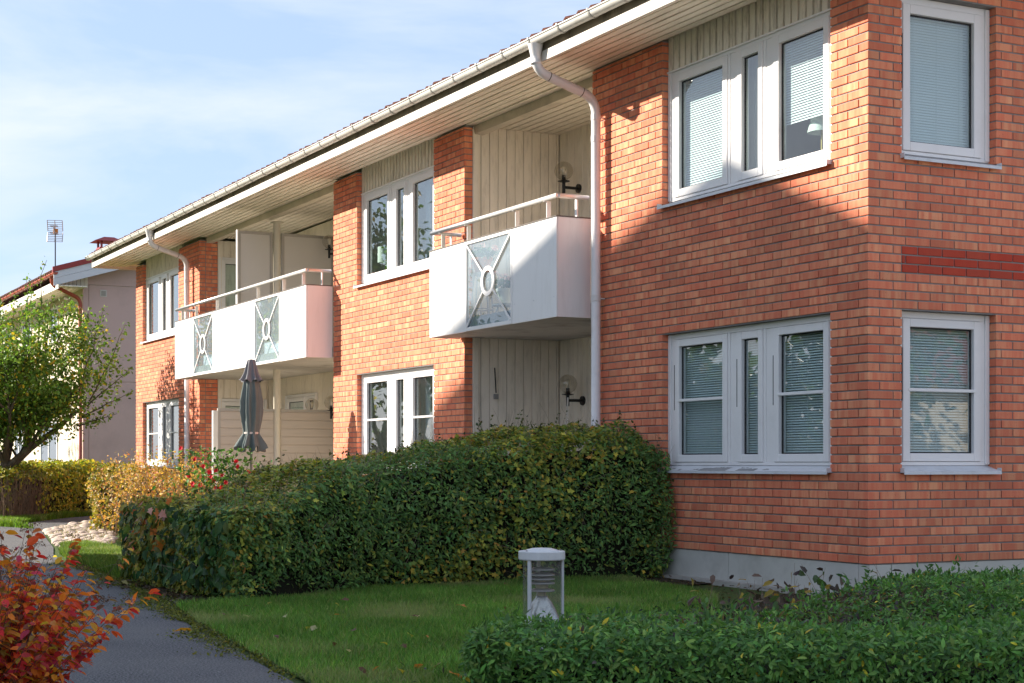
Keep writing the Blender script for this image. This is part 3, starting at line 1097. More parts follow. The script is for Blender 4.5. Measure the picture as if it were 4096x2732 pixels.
def downpipe(x, zfoot, dz):
    zt = 5.24 + B + dz
    e1 = (x, -.835, 4.985 + B + dz)
    e2 = (x, -.105, 4.76 + B + dz)
    d = (Vector(e2) - Vector(e1)).normalized()
    pts = [(x, -.835, zt - .06)] + arc(e1, Vector((0, 0, -.14)), d * .16) + arc(e2, d * .17, Vector((0, 0, -.17))) + [(x, -.105, zfoot)]
    m = MB().tube(pts, .0505, 14)
    o = m.build('downpipe', M['pipe'], BLD, smooth=True)
    f = MB()
    f.lathe([(.085, .0), (.075, -.04), (.055, -.12), (.052, -.19), (.054, -.19), (.054, -.21), (.0505, -.21)], (x, -.835, zt + .02), 14)
    f.build('outlet_funnel', M['pipe'], o, smooth=True)
    for z in (4.76 + B + dz - .20, 4.33 + B + dz, 2.62 + B, 1.1 + B):
        c = MB().lathe([(.0505, -.035), (.0545, -.033), (.0545, .033), (.0505, .035)], (x, -.105, z), 14)
        c.box(x - .012, x + .012, -.05, .004, z - .006, z + .006)
        c.box(x - .075, x - .05, -.118, -.092, z - .03, z + .03)
        c.build('pipe_clamp', M['pipe'], o)
    for t_, (q, dd) in enumerate(((Vector(e1), d), (Vector(e2), d))):
        pass
    for s_, e_ in ((.17, e1), (-.18, e2)):
        cpt = Vector(e_) + d * s_
        MB().tube([cpt - d * .004, cpt + d * .004], .0520, 14).build('pipe_joint', M['dark_gap'], o)
    return o


downpipe(-4.386, .18, 0)['label'] = 'white downpipe beside the single balcony'
downpipe(-20.30, .18, .06)['label'] = 'white downpipe behind the left end of the double balcony'

# --- balconies
def balcony(x0, x1, zb, zt, panels, posts, wall_left, wall_right, label):
    yF = -.435
    sl = MB().box(x0 + .03, x1 - .03, yF + .03, .0 - .002, zb + .012 + B, zb + .17 + B)
    sl.box(wall_left + .01, wall_right - .01, -.0021, 1.37, zb + .014 + B, zb + .168 + B)
    b = sl.build('balcony', M['slab'], BLD)
    b['label'] = label
    for (a, c, typ) in panels:
        if typ == 'p':
            board('balcony_panel', M['panel'], b, a + .003, c - .003, yF, yF + .014, zb + B, zt + B, .002)
            s = MB()
            for q in np.linspace(a + .06, c - .06, 3):
                for zz in (zb + .22, zt - .05):
                    s.tube([(q, yF - .004, zz + B), (q, yF + .002, zz + B)], .007, 6)
            s.build('screw_head', M['sheet'], b)
        else:
            f = MB()
            t_ = .028
            z0, z1 = zb + .004 + B, zt - .004 + B
            f.box(a, a + t_, yF - .006, yF + .03, z0, z1)
            f.box(c - t_, c, yF - .006, yF + .03, z0, z1)
            f.box(a + t_, c - t_, yF - .006, yF + .03, z0, z0 + .045)
            f.box(a + t_, c - t_, yF - .006, yF + .03, z1 - .035, z1)
            f.build('glass_frame', M['panel'], b, bevel=.002)
            MB().box(a + t_ - .004, c - t_ + .004, yF + .010, yF + .016, z0 + .04, z1 - .03).build('balcony_pane', M['balcony_glass'], b)
            cx_, cz_ = (a + c) / 2, (z0 + z1) / 2 + .01
            R0, R1 = .125, .175
            r = MB()
            n2 = 36
            vs, fs = [], []
            for i in range(n2):
                t2 = 2 * math.pi * i / n2
                for rr in (R0, R1):
                    for yy in (yF - .014, yF + .004):
                        vs.append((cx_ + rr * math.cos(t2), yy, cz_ + rr * math.sin(t2)))
            for i in range(n2):
                p, q = 4 * i, 4 * ((i + 1) % n2)
                fs += [(p, p + 2, q + 2, q), (p + 1, q + 1, q + 3, p + 3), (p, q, q + 1, p + 1), (p + 2, p + 3, q + 3, q + 2)]
            r.add(vs, fs)
            r.build('ring', M['panel'], b)
            for sx in (-1, 1):
                for sz in (-1, 1):
                    e = Vector((cx_ + sx * (c - a - 2 * t_) / 2, yF - .005, (z1 - .035 if sz > 0 else z0 + .045)))
                    ctr = Vector((cx_, yF - .005, cz_))
                    dd = (e - ctr).normalized()
                    s0 = ctr + dd * (R1 - .012)
                    w_ = Vector((-dd.z, 0, dd.x)) * .011
                    m = MB()
                    vs = [s0 + w_, e + w_, e - w_, s0 - w_]
                    m.add([(p.x, p.y - .006, p.z) for p in vs] + [(p.x, p.y + .008, p.z) for p in vs], [(0, 1, 2, 3), (7, 6, 5, 4), (0, 4, 5, 1), (1, 5, 6, 2), (2, 6, 7, 3), (3, 7, 4, 0)])
                    m.build('brace', M['panel'], b)
    for xs in (x0, x1 - .014):
        board('balcony_end_panel', M['panel'], b, xs, xs + .014, yF + .016, -.012, zb + B, zt + B, .002)
    tr = MB()
    tr.box(x0 - .006, x1 + .006, yF - .008, yF + .034, zt + .001 + B, zt + .012 + B)
    tr.box(x0 - .006, x0 + .03, yF + .0345, -.01, zt + .001 + B, zt + .012 + B)
    tr.box(x1 - .03, x1 + .006, yF + .0345, -.01, zt + .001 + B, zt + .012 + B)
    tr.build('top_trim', simple('dark_trim', (.12, .10, .085), .6, bump=0), b)
    zr = zt + .232
    h = MB().tube([(x0 + .02, yF + .02, zr + B), (x1 - .012, yF + .02, zr + B)], .027, 12)
    h.build('handrail', M['rail'], b, smooth=True)
    for xs, ye in ((x1 - .040, -.02), (x0 + .05, -.02)):
        MB().tube([(xs, yF + .03, zr + B), (xs, ye, zr + B)], .0265, 12).build('handrail', M['rail'], b, smooth=True)
    for px in posts:
        MB().box(px - .007, px + .007, yF + .036, yF + .086, zt - .3 + B, zr - .024 + B).box(px - .006, px + .006, yF + .0, yF + .04, zr - .034 + B, zr - .022 + B).build('rail_post', M['rail'], b)
    for xs in (x1 - .06, x0 + .05):
        MB().box(xs - .025, xs + .025, -.165, -.152, zt - .3 + B, zr - .022 + B).build('rail_post', M['rail'], b)
    return b


balcony(-8.02, -4.658, 2.432, 3.514, [(-8.02, -6.954, 'p'), (-6.954, -5.722, 'g'), (-5.722, -4.658, 'p')], (-7.73, -6.99, -5.71, -4.956), -7.916, -4.642, 'single balcony with one glass panel above the tall hedge')
balcony(-19.95, -12.594, 2.455, 3.545, [(-19.95, -18.70, 'p'), (-18.70, -17.43, 'g'), (-17.43, -16.265, 'p'), (-16.265, -15.085, 'p'), (-15.085, -13.806, 'g'), (-13.806, -12.594, 'p')],
        (-19.63, -18.69, -17.38, -16.23, -15.07, -13.78, -12.87), -19.804, -12.579, 'long double balcony with two glass panels')

# --- column and dividing screens of the double bay
XD = -16.19
cmb_ = MB().tube([(XD, .325, 0), (XD, .325, 2.468 + B)], .062, 18)
cmb_.tube([(XD, .325, 2.63 + B), (XD, .325, 5.01 + B)], .062, 18)
cmb_.box(XD - .10, XD + .10, .225, .425, 5.00 + B, 5.019 + B)
cmb_.build('column', M['column'], BLD, smooth=False).data.shade_smooth()
for (y0, y1) in ((-.375, .245), (.405, 1.365)):
    s = MB()
    z0, z1 = 2.75 + B, 4.83 + B
    s.box(XD - .02, XD + .02, y0, y0 + .05, z0, z1)
    s.box(XD - .02, XD + .02, y1 - .05, y1, z0, z1)
    s.box(XD - .02, XD + .02, y0 + .05, y1 - .05, z1 - .05, z1)
    s.box(XD - .02, XD + .02, y0 + .05, y1 - .05, z0, z0 + .05)
    so = s.build('dividing_screen', M['screen_frame'], BLD, bevel=.003)
    MB().box(XD - .008, XD + .008, y0 + .048, y1 - .048, z0 + .048, z1 - .048).build('screen_board', M['screen'], so)
MB().box(XD - .03, XD + .035, -.395, -.376, 2.75 + B, 4.84 + B).build('lit_screen_edge', M['white'], BLD)  # white strip paints the sunlit edge of the screen
fe = MB().box(XD - .045, XD + .045, -.816, -.735, 0, 1.745 + B)
FEN = fe.build('board_fence', M['zinc'], BLD)
for (y0, y1) in ((-.73, .262), (.388, 1.362)):
    zz = .06
    while zz < 1.70 + B - .1:
        board('fence_board', M['fence'], FEN, XD - .018, XD + .018, y0, y1, zz, zz + .131, .006)
        zz += .1415
    MB().box(XD - .012, XD + .008, y0 + .001, y1 - .001, .05, zz).build('fence_core', M['fence'], FEN)
    MB().box(XD - .024, XD + .024, y0, y1, zz, zz + .045).build('fence_cap', M['screen_frame'], FEN)
    if y0 < 0:
        MB().box(XD - .026, XD + .030, y0 + .0005, y0 + .045, .02, zz - .001).build('fence_stile', M['screen_frame'], FEN)

# ================================================================== FOLIAGE TOOLS
def tmpl(kind):
    if kind == 'lance':     # privet-like
        V = [(0, 0, 0), (.30, .17, .05), (.65, .15, .04), (1, 0, -.03), (.65, -.15, .04), (.30, -.17, .05), (.30, 0, 0), (.65, 0, 0)]
        F = [(0, 6, 1), (1, 6, 7), (1, 7, 2), (2, 7, 3), (0, 5, 6), (6, 5, 4), (6, 4, 7), (7, 4, 3)]
    elif kind == 'oval':
        V = [(0, 0, 0), (.28, .27, .05), (.70, .24, .05), (1, 0, -.05), (.70, -.24, .05), (.28, -.27, .05), (.45, 0, -.01)]
        F = [(0, 6, 1), (1, 6, 2), (2, 6, 3), (3, 6, 4), (4, 6, 5), (5, 6, 0)]
    elif kind == 'lobed':
        V = [(0, 0, 0), (.02, .30, .03), (.34, .22, .0), (.42, .48, .05), (.62, .20, .0), (1, 0, -.05), (.62, -.20, .0), (.42, -.48, .05), (.34, -.22, 0), (.02, -.30, .03), (.38, 0, -.02)]
        F = [(10, i, (i + 1)) for i in range(9)] + [(10, 9, 0)]
        F = [(a, c, b) for a, b, c in F]
    elif kind == 'quad':
        V = [(0, 0, 0), (.5, .30, .04), (1, 0, 0), (.5, -.30, .04)]
        F = [(0, 2, 1), (0, 3, 2)]
    return np.array(V, dtype=float), np.array(F)


def leaves(kind, pos, nrm, size, rs, along=None, curl=0.0):
    """instance the leaf outline at each position; returns V, F, index of leaf per vertex"""
    V, F = tmpl(kind)
    n = len(pos)
    nrm = nrm / np.maximum(np.linalg.norm(nrm, axis=1, keepdims=True), 1e-9)
    if along is None:
        along = rs.normal(size=(n, 3))
    u = along - (along * nrm).sum(1, keepdims=True) * nrm
    u /= np.maximum(np.linalg.norm(u, axis=1, keepdims=True), 1e-9)
    w = np.cross(nrm, u)
    size = np.asarray(size).reshape(-1, 1, 1) if not np.isscalar(size) else size
    P_ = (V[None, :, 0:1] * u[:, None] + V[None, :, 1:2] * w[:, None] + (V[None, :, 2:3] - curl * V[None, :, 0:1] ** 2) * nrm[:, None]) * size + pos[:, None]
    k = len(V)
    Fo = (F[None] + (np.arange(n) * k)[:, None, None]).reshape(-1, 3)
    return P_.reshape(-1, 3), Fo, np.repeat(np.arange(n), k)


def palette(n, rs, cols, weights, jitter=.22):
    cols = np.array(cols, dtype=float)
    c = cols[rs.choice(len(cols), n, p=np.array(weights) / sum(weights))]
    c = c * np.exp(rs.normal(0, jitter, (n, 1))) * np.exp(rs.normal(0, jitter * .3, (n, 3)))
    return np.clip(c, 0, 1)


def vnoise(p, s, seed=0):
    """cheap smooth value noise made of a few sines"""
    q = p * s + seed * 1.7
    return (np.sin(q[:, 0] * 1.9 + 1.3 * np.sin(q[:, 1] * 1.1 + seed)) + np.sin(q[:, 1] * 2.3 + 1.1 * np.sin(q[:, 2] * 1.7)) + np.sin(q[:, 2] * 2.1 + 1.2 * np.sin(q[:, 0] * 1.3 + 2))) / 3


def idw(ctrl):
    cp = np.array(ctrl, dtype=float)

    def h(x, y):
        d2 = (x[:, None] - cp[None, :, 0]) ** 2 + (y[:, None] - cp[None, :, 1]) ** 2 + .02
        w = 1 / d2 ** 1.6
        return (w * cp[None, :, 2]).sum(1) / w.sum(1)
    return h


def in_poly(x, y, poly):
    c = np.zeros(len(x), bool)
    j = len(poly) - 1
    for i in range(len(poly)):
        xi, yi = poly[i]
        xj, yj = poly[j]
        c ^= ((yi > y) != (yj > y)) & (x < (xj - xi) * (y - yi) / (yj - yi + 1e-12) + xi)
        j = i
    return c


def hedge_points(poly, h, n_side, n_top, rs, depth=.10, lump=.06, edge_w=None, round_=.12):
    """random points in the outer skin of a clipped hedge, with outward directions"""
    poly = np.array(poly, dtype=float)
    if ((poly[:, 0] * np.roll(poly[:, 1], -1)) - (np.roll(poly[:, 0], -1) * poly[:, 1])).sum() < 0:
        poly = poly[::-1]
        if edge_w is not None: edge_w = list(edge_w)[::-1][1:] + list(edge_w)[::-1][:1]
    a, b = poly, np.roll(poly, -1, axis=0)
    L = np.linalg.norm(b - a, axis=1)
    w = L * (np.array(edge_w) if edge_w is not None else 1)
    e = rs.choice(len(L), n_side, p=w / w.sum())
    t = rs.random(n_side)
    xy = a[e] + (b - a)[e] * t[:, None]
    dn = (b - a)[e] / L[e][:, None]
    out = np.stack([dn[:, 1], -dn[:, 0]], 1)
    hh = h(xy[:, 0], xy[:, 1])
    z = rs.random(n_side) ** .9 * hh
    dep = rs.exponential(depth * .6, n_side) - depth * .3
    rr = np.maximum(0, z - (hh - round_)) / round_
    foot = np.maximum(0, .12 - z) / .12
    p3 = np.concatenate([xy, z[:, None]], 1)
    lumpv = vnoise(p3, 2.6, 1) * lump + vnoise(p3, 7, 4) * lump * .5
    xy2 = xy + out * (lumpv - dep - round_ * .55 * rr ** 2 - foot * .10)[:, None]
    ps = np.concatenate([xy2, z[:, None]], 1)
    ns = np.concatenate([out, (.35 + rr * .9)[:, None]], 1)
    mn, mx = poly.min(0), poly.max(0)
    pts = []
    while sum(len(q) for q in pts) < n_top:
        q = mn + (mx - mn) * rs.random((n_top * 2, 2))
        pts.append(q[in_poly(q[:, 0], q[:, 1], poly.tolist())])
    q = np.concatenate(pts)[:n_top]
    zt = h(q[:, 0], q[:, 1])
    p3 = np.concatenate([q, zt[:, None]], 1)
    zt = zt + vnoise(p3, 2.6, 1) * lump * .7 + vnoise(p3, 8, 6) * lump * .5 - rs.exponential(depth * .5, n_top) + depth * .25
    # the rim drops off
    dmin = np.full(n_top, 9.)
    for i in range(len(poly)):
        ab = b[i] - a[i]
        tt = np.clip(((q - a[i]) @ ab) / (ab @ ab), 0, 1)
        dmin = np.minimum(dmin, np.linalg.norm(q - a[i] - tt[:, None] * ab, axis=1))
    zt -= round_ * np.maximum(0, 1 - dmin / round_) ** 2
    pt = np.concatenate([q, zt[:, None]], 1)
    nt_ = np.tile([0, 0, 1.], (n_top, 1))
    return np.concatenate([ps, pt]), np.concatenate([ns, nt_])


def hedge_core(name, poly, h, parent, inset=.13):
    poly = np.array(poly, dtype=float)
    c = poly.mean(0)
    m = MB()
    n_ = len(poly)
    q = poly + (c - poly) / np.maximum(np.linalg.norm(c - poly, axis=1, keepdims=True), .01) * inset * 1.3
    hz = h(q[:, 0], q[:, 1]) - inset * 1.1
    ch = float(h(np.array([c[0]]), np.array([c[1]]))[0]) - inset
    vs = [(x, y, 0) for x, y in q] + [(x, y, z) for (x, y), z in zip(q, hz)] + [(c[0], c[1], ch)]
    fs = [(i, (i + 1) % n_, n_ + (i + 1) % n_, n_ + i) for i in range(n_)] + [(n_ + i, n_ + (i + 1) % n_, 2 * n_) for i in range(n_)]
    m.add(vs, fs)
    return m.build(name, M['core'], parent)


def twigs(pts, dirs, lens, r0, rs, mat, parent, name='twig', bend=.25):
    """thin three-sided twigs, all in one mesh"""
    n = len(pts)
    d = dirs / np.linalg.norm(dirs, axis=1, keepdims=True)
    s = np.cross(d, rs.normal(size=(n, 3)))
    s /= np.linalg.norm(s, axis=1, keepdims=True)
    w = np.cross(d, s)
    bnd = rs.normal(size=(n, 3)) * bend
    V, F = [], []
    rings = 4
    for i in range(rings):
        t = i / (rings - 1)
        c = pts + d * (lens * t)[:, None] + bnd * (lens * t * t)[:, None]
        rr = r0 * (1 - .75 * t)
        for k in range(3):
            a = 2 * math.pi * k / 3
            V.append(c + s * (rr * math.cos(a))[:, None] + w * (rr * math.sin(a))[:, None])
    V = np.stack(V, 1)
    for i in range(rings - 1):
        for k in range(3):
            F.append((i * 3 + k, i * 3 + (k + 1) % 3, (i + 1) * 3 + (k + 1) % 3, (i + 1) * 3 + k))
    F = np.array(F)
    Fo = (F[None] + (np.arange(n) * 12)[:, None, None]).reshape(-1, 4)
    return np_mesh(name, V.reshape(-1, 3), Fo, mat, parent, kind='stuff')


def mkfoliage(name, parts, mat, parent):
    V, F, Cc, off = [], [], [], 0
    for v, f, c in parts:
        V.append(v); F.append(f + off); Cc.append(c); off += len(v)
    return np_mesh(name, np.concatenate(V), np.concatenate(F), mat, parent, col=np.concatenate(Cc), kind='stuff')


# ------------------------------------------------------------------ tall hedge in front of the block
rs = np.random.default_rng(11)
HP = [(-2.10, -4.78), (-2.95, -3.24), (-3.12, -1.75), (-3.0, -.40), (-3.02, -.05), (-4.35, -.02), (-4.75, -1.2), (-4.95, -2.35), (-6.40, -3.60), (-6.60, -4.60), (-4.95, -5.02), (-3.4, -4.98), (-2.4, -4.95)]
hH = idw([(-4.84, -5.0, .52), (-3.72, -4.87, .57), (-6.38, -4.14, .68), (-6.1, -3.4, .82), (-2.3, -4.7, .78), (-3.2, -4.3, .84), (-3.0, -3.3, 1.14), (-4.39, -3.1, 1.10), (-4.3, -2.9, 1.21), (-3.2, -2.2, 1.30), (-4.14, -1.94, 1.36),
          (-3.9, -1.5, 1.44), (-3.35, -1.2, 1.45), (-3.83, -.67, 1.52), (-3.3, -.5, 1.50), (-3.71, -.15, 1.46), (-3.1, -.1, 1.30)])
HEDGE = empty('tall_hedge', (-3.8, -2.6, 0), 'tall clipped dark hedge with mixed leaves in front of the brick block', 'hedge')
hedge_core('shade_core', HP, hH, HEDGE, .16)
ew = [1.15, 1.15, 1.15, 1.2, .9, .4, .4, .4, .4, .7, 1.1, 1.2, 1.2]
pp, nn = hedge_points(HP, hH, 46000, 30000, rs, .10, .11, ew, .16)
n = len(pp)
mixv = vnoise(pp, .9, 3) + rs.normal(0, .25, n)
lob = mixv > -.14
parts = []
for msk, kind, sz, cols, wts in ((lob, 'lobed', (.036, .062), [(0.280, 0.315, 0.056), (0.364, 0.378, 0.063), (0.560, 0.448, 0.070), (0.620, 0.350, 0.084), (0.182, 0.231, 0.049)], (5, 4, 2, .8, 3)),
                                 (~lob, 'lance', (.038, .060), [(0.119, 0.231, 0.067), (0.161, 0.287, 0.077), (0.091, 0.182, 0.059), (0.238, 0.315, 0.070), (0.420, 0.378, 0.056)], (5, 4, 3, 1.5, .45))):
    p, q = pp[msk], nn[msk]
    k = len(p)
    nrm = q * 1.1 + rs.normal(0, .50, (k, 3)) + np.array([0, 0, .40])
    al = rs.normal(size=(k, 3)) + np.array([0, 0, .15]) + q * .3
    v, f, idx = leaves(kind, p, nrm, rs.uniform(*sz, k) * np.exp(rs.normal(0, .18, k)), rs, al, .12)
    c = palette(k, rs, cols, wts)
    parts.append((v, f, c[idx]))
# broad wild leaves growing through the left end, some turned orange
k = 420
e_ = rs.random(k)
wx = -5.0 + 3.0 * e_ ** 1.0
wy = -5.04 + .12 * e_ + rs.normal(0, .03, k)
wz = rs.uniform(.12, .78, k)
nr = np.tile([.15, -1, .3], (k, 1)) + rs.normal(0, .45, (k, 3))
v, f, idx = leaves('oval', np.stack([wx, wy, wz], 1), nr, rs.uniform(.07, .12, k), rs, np.tile([.2, 0, -1], (k, 1)) + rs.normal(0, .6, (k, 3)), .2)
parts.append((v, f, palette(k, rs, [(.04, .10, .035), (.055, .12, .04), (.10, .13, .03), (.03, .07, .03)], (4, 4, 1.4, 2))[idx]))
k = 150
wx = rs.uniform(-4.9, -3.3, k); wz = rs.uniform(.35, .80, k)
nr = np.tile([.1, -1, .5], (k, 1)) + rs.normal(0, .5, (k, 3))
v, f, idx = leaves('lobed', np.stack([wx, -5.07 + rs.normal(0, .03, k), wz], 1), nr, rs.uniform(.06, .12, k), rs, None, .2)
parts.append((v, f, palette(k, rs, [(.42, .14, .03), (.30, .22, .03), (.14, .16, .03), (.45, .22, .16), (.10, .14, .03)], (2, 2, 3, .8, 3))[idx]))
mkfoliage('foliage', parts, M['leaf'], HEDGE)
k = 1700
sel = rs.choice(n, k)
twigs(pp[sel] - nn[sel] * .05, nn[sel] * .7 + np.array([0, 0, 1.3]) + rs.normal(0, .5, (k, 3)), rs.uniform(.08, .28, k), np.full(k, .0028), rs, M['pale_twig'], HEDGE)
# leafy shoots sticking out of the top
k = 260
sel = rs.choice(np.where((nn[:, 2] > .9))[0], k)
bp = pp[sel]
ln_ = rs.uniform(.05, .16, k)
dv = np.array([0, 0, 1.]) + rs.normal(0, .25, (k, 3))
twigs(bp, dv, ln_, np.full(k, .002), rs, M['twig'], HEDGE, 'shoot', .05)
lp = np.concatenate([bp + dv * (ln_ * t)[:, None] for t in (.4, .6, .8, 1.0, 1.05)])
v, f, idx = leaves('oval', lp, rs.normal(size=(len(lp), 3)) + np.array([0, -.3, .6]), rs.uniform(.022, .045, len(lp)), rs, None, .1)
mkfoliage('shoot_leaves', [(v, f, palette(len(lp), rs, [(.06, .09, .02), (.10, .11, .02), (.04, .07, .025), (.12, .07, .03)], (3, 2, 3, .8))[idx])], M['leaf'], HEDGE)

# ------------------------------------------------------------------ low clipped hedge nearest the camera
rs = np.random.default_rng(21)
LP = [(5.43, -6.28), (6.05, -5.70), (6.55, -5.05), (7.05, -4.30), (6.9, -3.2), (4.9, -2.2), (3.6, -2.55), (4.25, -3.55), (5.0, -4.62), (5.04, -5.62), (4.99, -6.02)]
hL = idw([(5.4, -6.3, .525), (6.1, -5.6, .54), (6.7, -4.8, .545), (7, -4, .56), (5.0, -5.7, .50), (5.2, -4.5, .50), (4.4, -3.2, .53), (5, -2.3, .56), (5.9, -3.4, .57), (5.5, -5.2, .50), (5.6, -4.3, .47)])
LOW = empty('low_hedge', (5.8, -4.3, 0), 'low clipped dark green hedge in the foreground beside the lawn', 'hedge')
hedge_core('shade_core', LP, hL, LOW, .12)
ew = [1.5, 1.5, 1.2, .3, .3, .3, .8, .8, 1, 1, 1.4]
pp, nn = hedge_points(LP, hL, 40000, 46000, rs, .10, .032, ew, .09)
n = len(pp)
nrm = nn * .8 + rs.normal(0, .55, (n, 3)) + np.array([0, 0, .25])
al = nn * .7 + rs.normal(0, .7, (n, 3)) + np.array([0, 0, .35])
v, f, idx = leaves('lance', pp, nrm, rs.uniform(.022, .043, n), rs, al, .10)
dead = np.exp(-(((pp[:, 0] - 5.45) / .30) ** 2 + ((pp[:, 1] + 4.75) / .55) ** 2)) + np.exp(-(((pp[:, 0] - 4.75) / .32) ** 2 + ((pp[:, 1] + 4.1) / .5) ** 2))
c = palette(n, rs, [(0.100, 0.219, 0.050), (0.138, 0.281, 0.060), (0.069, 0.163, 0.045), (0.200, 0.338, 0.075), (0.620, 0.500, 0.050)], (5, 4, 3, 2, .16))
dm = rs.random(n) < dead * .75
c[dm] = palette(int(dm.sum()), rs, [(.10, .07, .05), (.06, .045, .04), (.20, .15, .03), (.14, .11, .10)], (3, 3, 1, 1))
mkfoliage('foliage', [(v, f, c[idx])], M['leaf'], LOW)
k = 320
sel = rs.choice(n, k)
twigs(pp[sel] - nn[sel] * .04, nn[sel] * .6 + np.array([0, 0, .9]) + rs.normal(0, .5, (k, 3)), rs.uniform(.03, .09, k), np.full(k, .0014), rs, M['twig'], LOW)
# upright sprigs above the clipped surface
k = 520
sel = rs.choice(np.where(nn[:, 2] > .9)[0], k)
bp = pp[sel]
ln_ = rs.uniform(.02, .07, k)
dv = np.array([0, 0, 1.]) + rs.normal(0, .3, (k, 3))
lp = np.concatenate([bp + dv * (ln_ * t)[:, None] for t in (.3, .3, .6, .6, .9, 1.0)])
v, f, idx = leaves('lance', lp, rs.normal(size=(len(lp), 3)) + np.array([0, 0, .6]), rs.uniform(.026, .044, len(lp)), rs, np.tile(dv, (6, 1)) + rs.normal(0, .6, (len(lp), 3)), .08)
mkfoliage('sprig_leaves', [(v, f, palette(len(lp), rs, [(.080, .175, .042), (.120, .225, .052), (.060, .135, .038)], (3, 2, 2))[idx])], M['leaf'], LOW)

# withered perennials between the hedge and the wall
DEAD = empty('withered_perennials', (4.0, -3.6, 0), 'withered brown and yellow perennials in the bed behind the low hedge', 'plants')
k = 520
px_ = np.concatenate([rs.uniform(3.0, 5.2, k)])
py_ = -3.9 - .75 * (px_ - 4.3) + rs.normal(0, .35, k)
pz_ = rs.uniform(.10, .52, k)
v, f, idx = leaves('oval', np.stack([px_, py_, pz_], 1), rs.normal(size=(k, 3)) + np.array([0, 0, .5]), rs.uniform(.035, .07, k), rs, None, .35)
mkfoliage('foliage', [(v, f, palette(k, rs, [(.15, .10, .07), (.05, .035, .03), (.28, .20, .03), (.06, .10, .03), (.16, .12, .09)], (4, 4, 1.6, 2, 2))[idx])], M['soft_leaf'], DEAD)
k2 = 150
sel = rs.choice(k, k2)
twigs(np.stack([px_[sel], py_[sel], np.full(k2, .02)], 1), np.array([0, 0, 1.]) + rs.normal(0, .25, (k2, 3)), rs.uniform(.25, .54, k2), np.full(k2, .0035), rs, M['dead_twig'], DEAD, 'stem', .1)
# ground cover below
COVER = empty('ground_cover', (3.2, -3.4, 0), 'low dark ground cover around the bollard lamp', 'plants')
k = 5200
gx = rs.uniform(1.6, 4.9, k)
gy = -3.75 - .78 * (gx - 3.4) + rs.normal(0, .55, k)
keep = (gy < -1.0)
gx, gy = gx[keep], gy[keep]
k = len(gx)
gz = rs.uniform(.03, .22, k)
v, f, idx = leaves('lance', np.stack([gx, gy, gz], 1), rs.normal(0, .6, (k, 3)) + np.array([0, 0, 1]), rs.uniform(.03, .055, k), rs, None, .1)
mkfoliage('foliage', [(v, f, palette(k, rs, [(.028, .060, .03), (.035, .075, .03), (.06, .045, .035), (.045, .10, .03)], (4, 3, 2, 2))[idx])], M['leaf'], COVER)

# ------------------------------------------------------------------ red-leaved shrub, lower left
rs = np.random.default_rng(31)
RED = empty('red_shrub', (4.0, -7.85, 0), 'spreading shrub with red and orange autumn leaves beside the path', 'shrub')
bc = np.array([3.90, -8.02])
ns_ = 520
a_ = rs.uniform(0, 2 * math.pi, ns_)
r_ = np.sqrt(rs.random(ns_)) * .38
base_ = np.stack([bc[0] + r_ * np.cos(a_), bc[1] + r_ * np.sin(a_), np.zeros(ns_)], 1)
lean = rs.uniform(.10, .92, ns_)
a2 = a_ + rs.normal(0, .5, ns_)
dirs = np.stack([np.cos(a2) * lean, np.sin(a2) * lean, np.ones(ns_)], 1)
dirs /= np.linalg.norm(dirs, axis=1, keepdims=True)
lens = rs.uniform(.50, .90, ns_) * (1 - .05 * lean)
bend_ = rs.normal(0, .10, (ns_, 3))
# stems follow the same curve as the leaves
SV, SF = [], []
ringn = 5
for i in range(ringn):
    t = i / (ringn - 1)
    c_ = base_ + dirs * (lens * t)[:, None] + bend_ * (lens * t * t)[:, None]
    for q in range(3):
        ang_ = 2 * math.pi * q / 3
        SV.append(c_ + np.array([math.cos(ang_), math.sin(ang_), 0]) * .0028 * (1 - .6 * t))
SV = np.stack(SV, 1)
SF = np.array([(i * 3 + q, i * 3 + (q + 1) % 3, (i + 1) * 3 + (q + 1) % 3, (i + 1) * 3 + q) for i in range(ringn - 1) for q in range(3)])
np_mesh('stems', SV.reshape(-1, 3), (SF[None] + (np.arange(ns_) * 3 * ringn)[:, None, None]).reshape(-1, 4), M['twig'], RED, kind='stuff')
LPOS, LN, LA, LC, LS = [], [], [], [], []
for s in range(ns_):
    top = rs.random() < .45
    m_ = int(rs.integers(26, 40))
    tt = rs.uniform(.18, 1.0, m_) ** .75
    c_ = base_[s] + dirs[s] * (lens[s] * tt)[:, None] + bend_[s] * (lens[s] * tt * tt)[:, None]
    aa = rs.uniform(0, 2 * math.pi, m_)
    side = np.stack([np.cos(aa), np.sin(aa), np.zeros(m_)], 1)
    LPOS.append(c_ + side * .012)
    LN.append(np.array([0, 0, 1.]) + side * .5 + rs.normal(0, .35, (m_, 3)))
    LA.append(side + dirs[s] * .8 + rs.normal(0, .2, (m_, 3)))
    if top:
        cc = palette(m_, rs, [(.62, .04, .04), (.72, .10, .03), (.78, .22, .03), (.56, .06, .10), (.72, .33, .03)], (4, 4, 4, 1.5, 2), .18)
    else:
        cc = palette(m_, rs, [(.48, .05, .05), (.62, .20, .03), (.56, .32, .03), (.34, .09, .07), (.30, .19, .03), (.20, .08, .05)], (3, 4, 3, 2, 3, 2), .22)
    LC.append(cc)
    LS.append(rs.uniform(.036, .060, m_) * (1.0 if top else .74))
LPOS, LN, LA, LC, LS = map(np.concatenate, (LPOS, LN, LA, LC, LS))
v, f, idx = leaves('oval', LPOS, LN, LS, rs, LA, .15)
mkfoliage('foliage', [(v, f, LC[idx])], M['leaf'], RED)
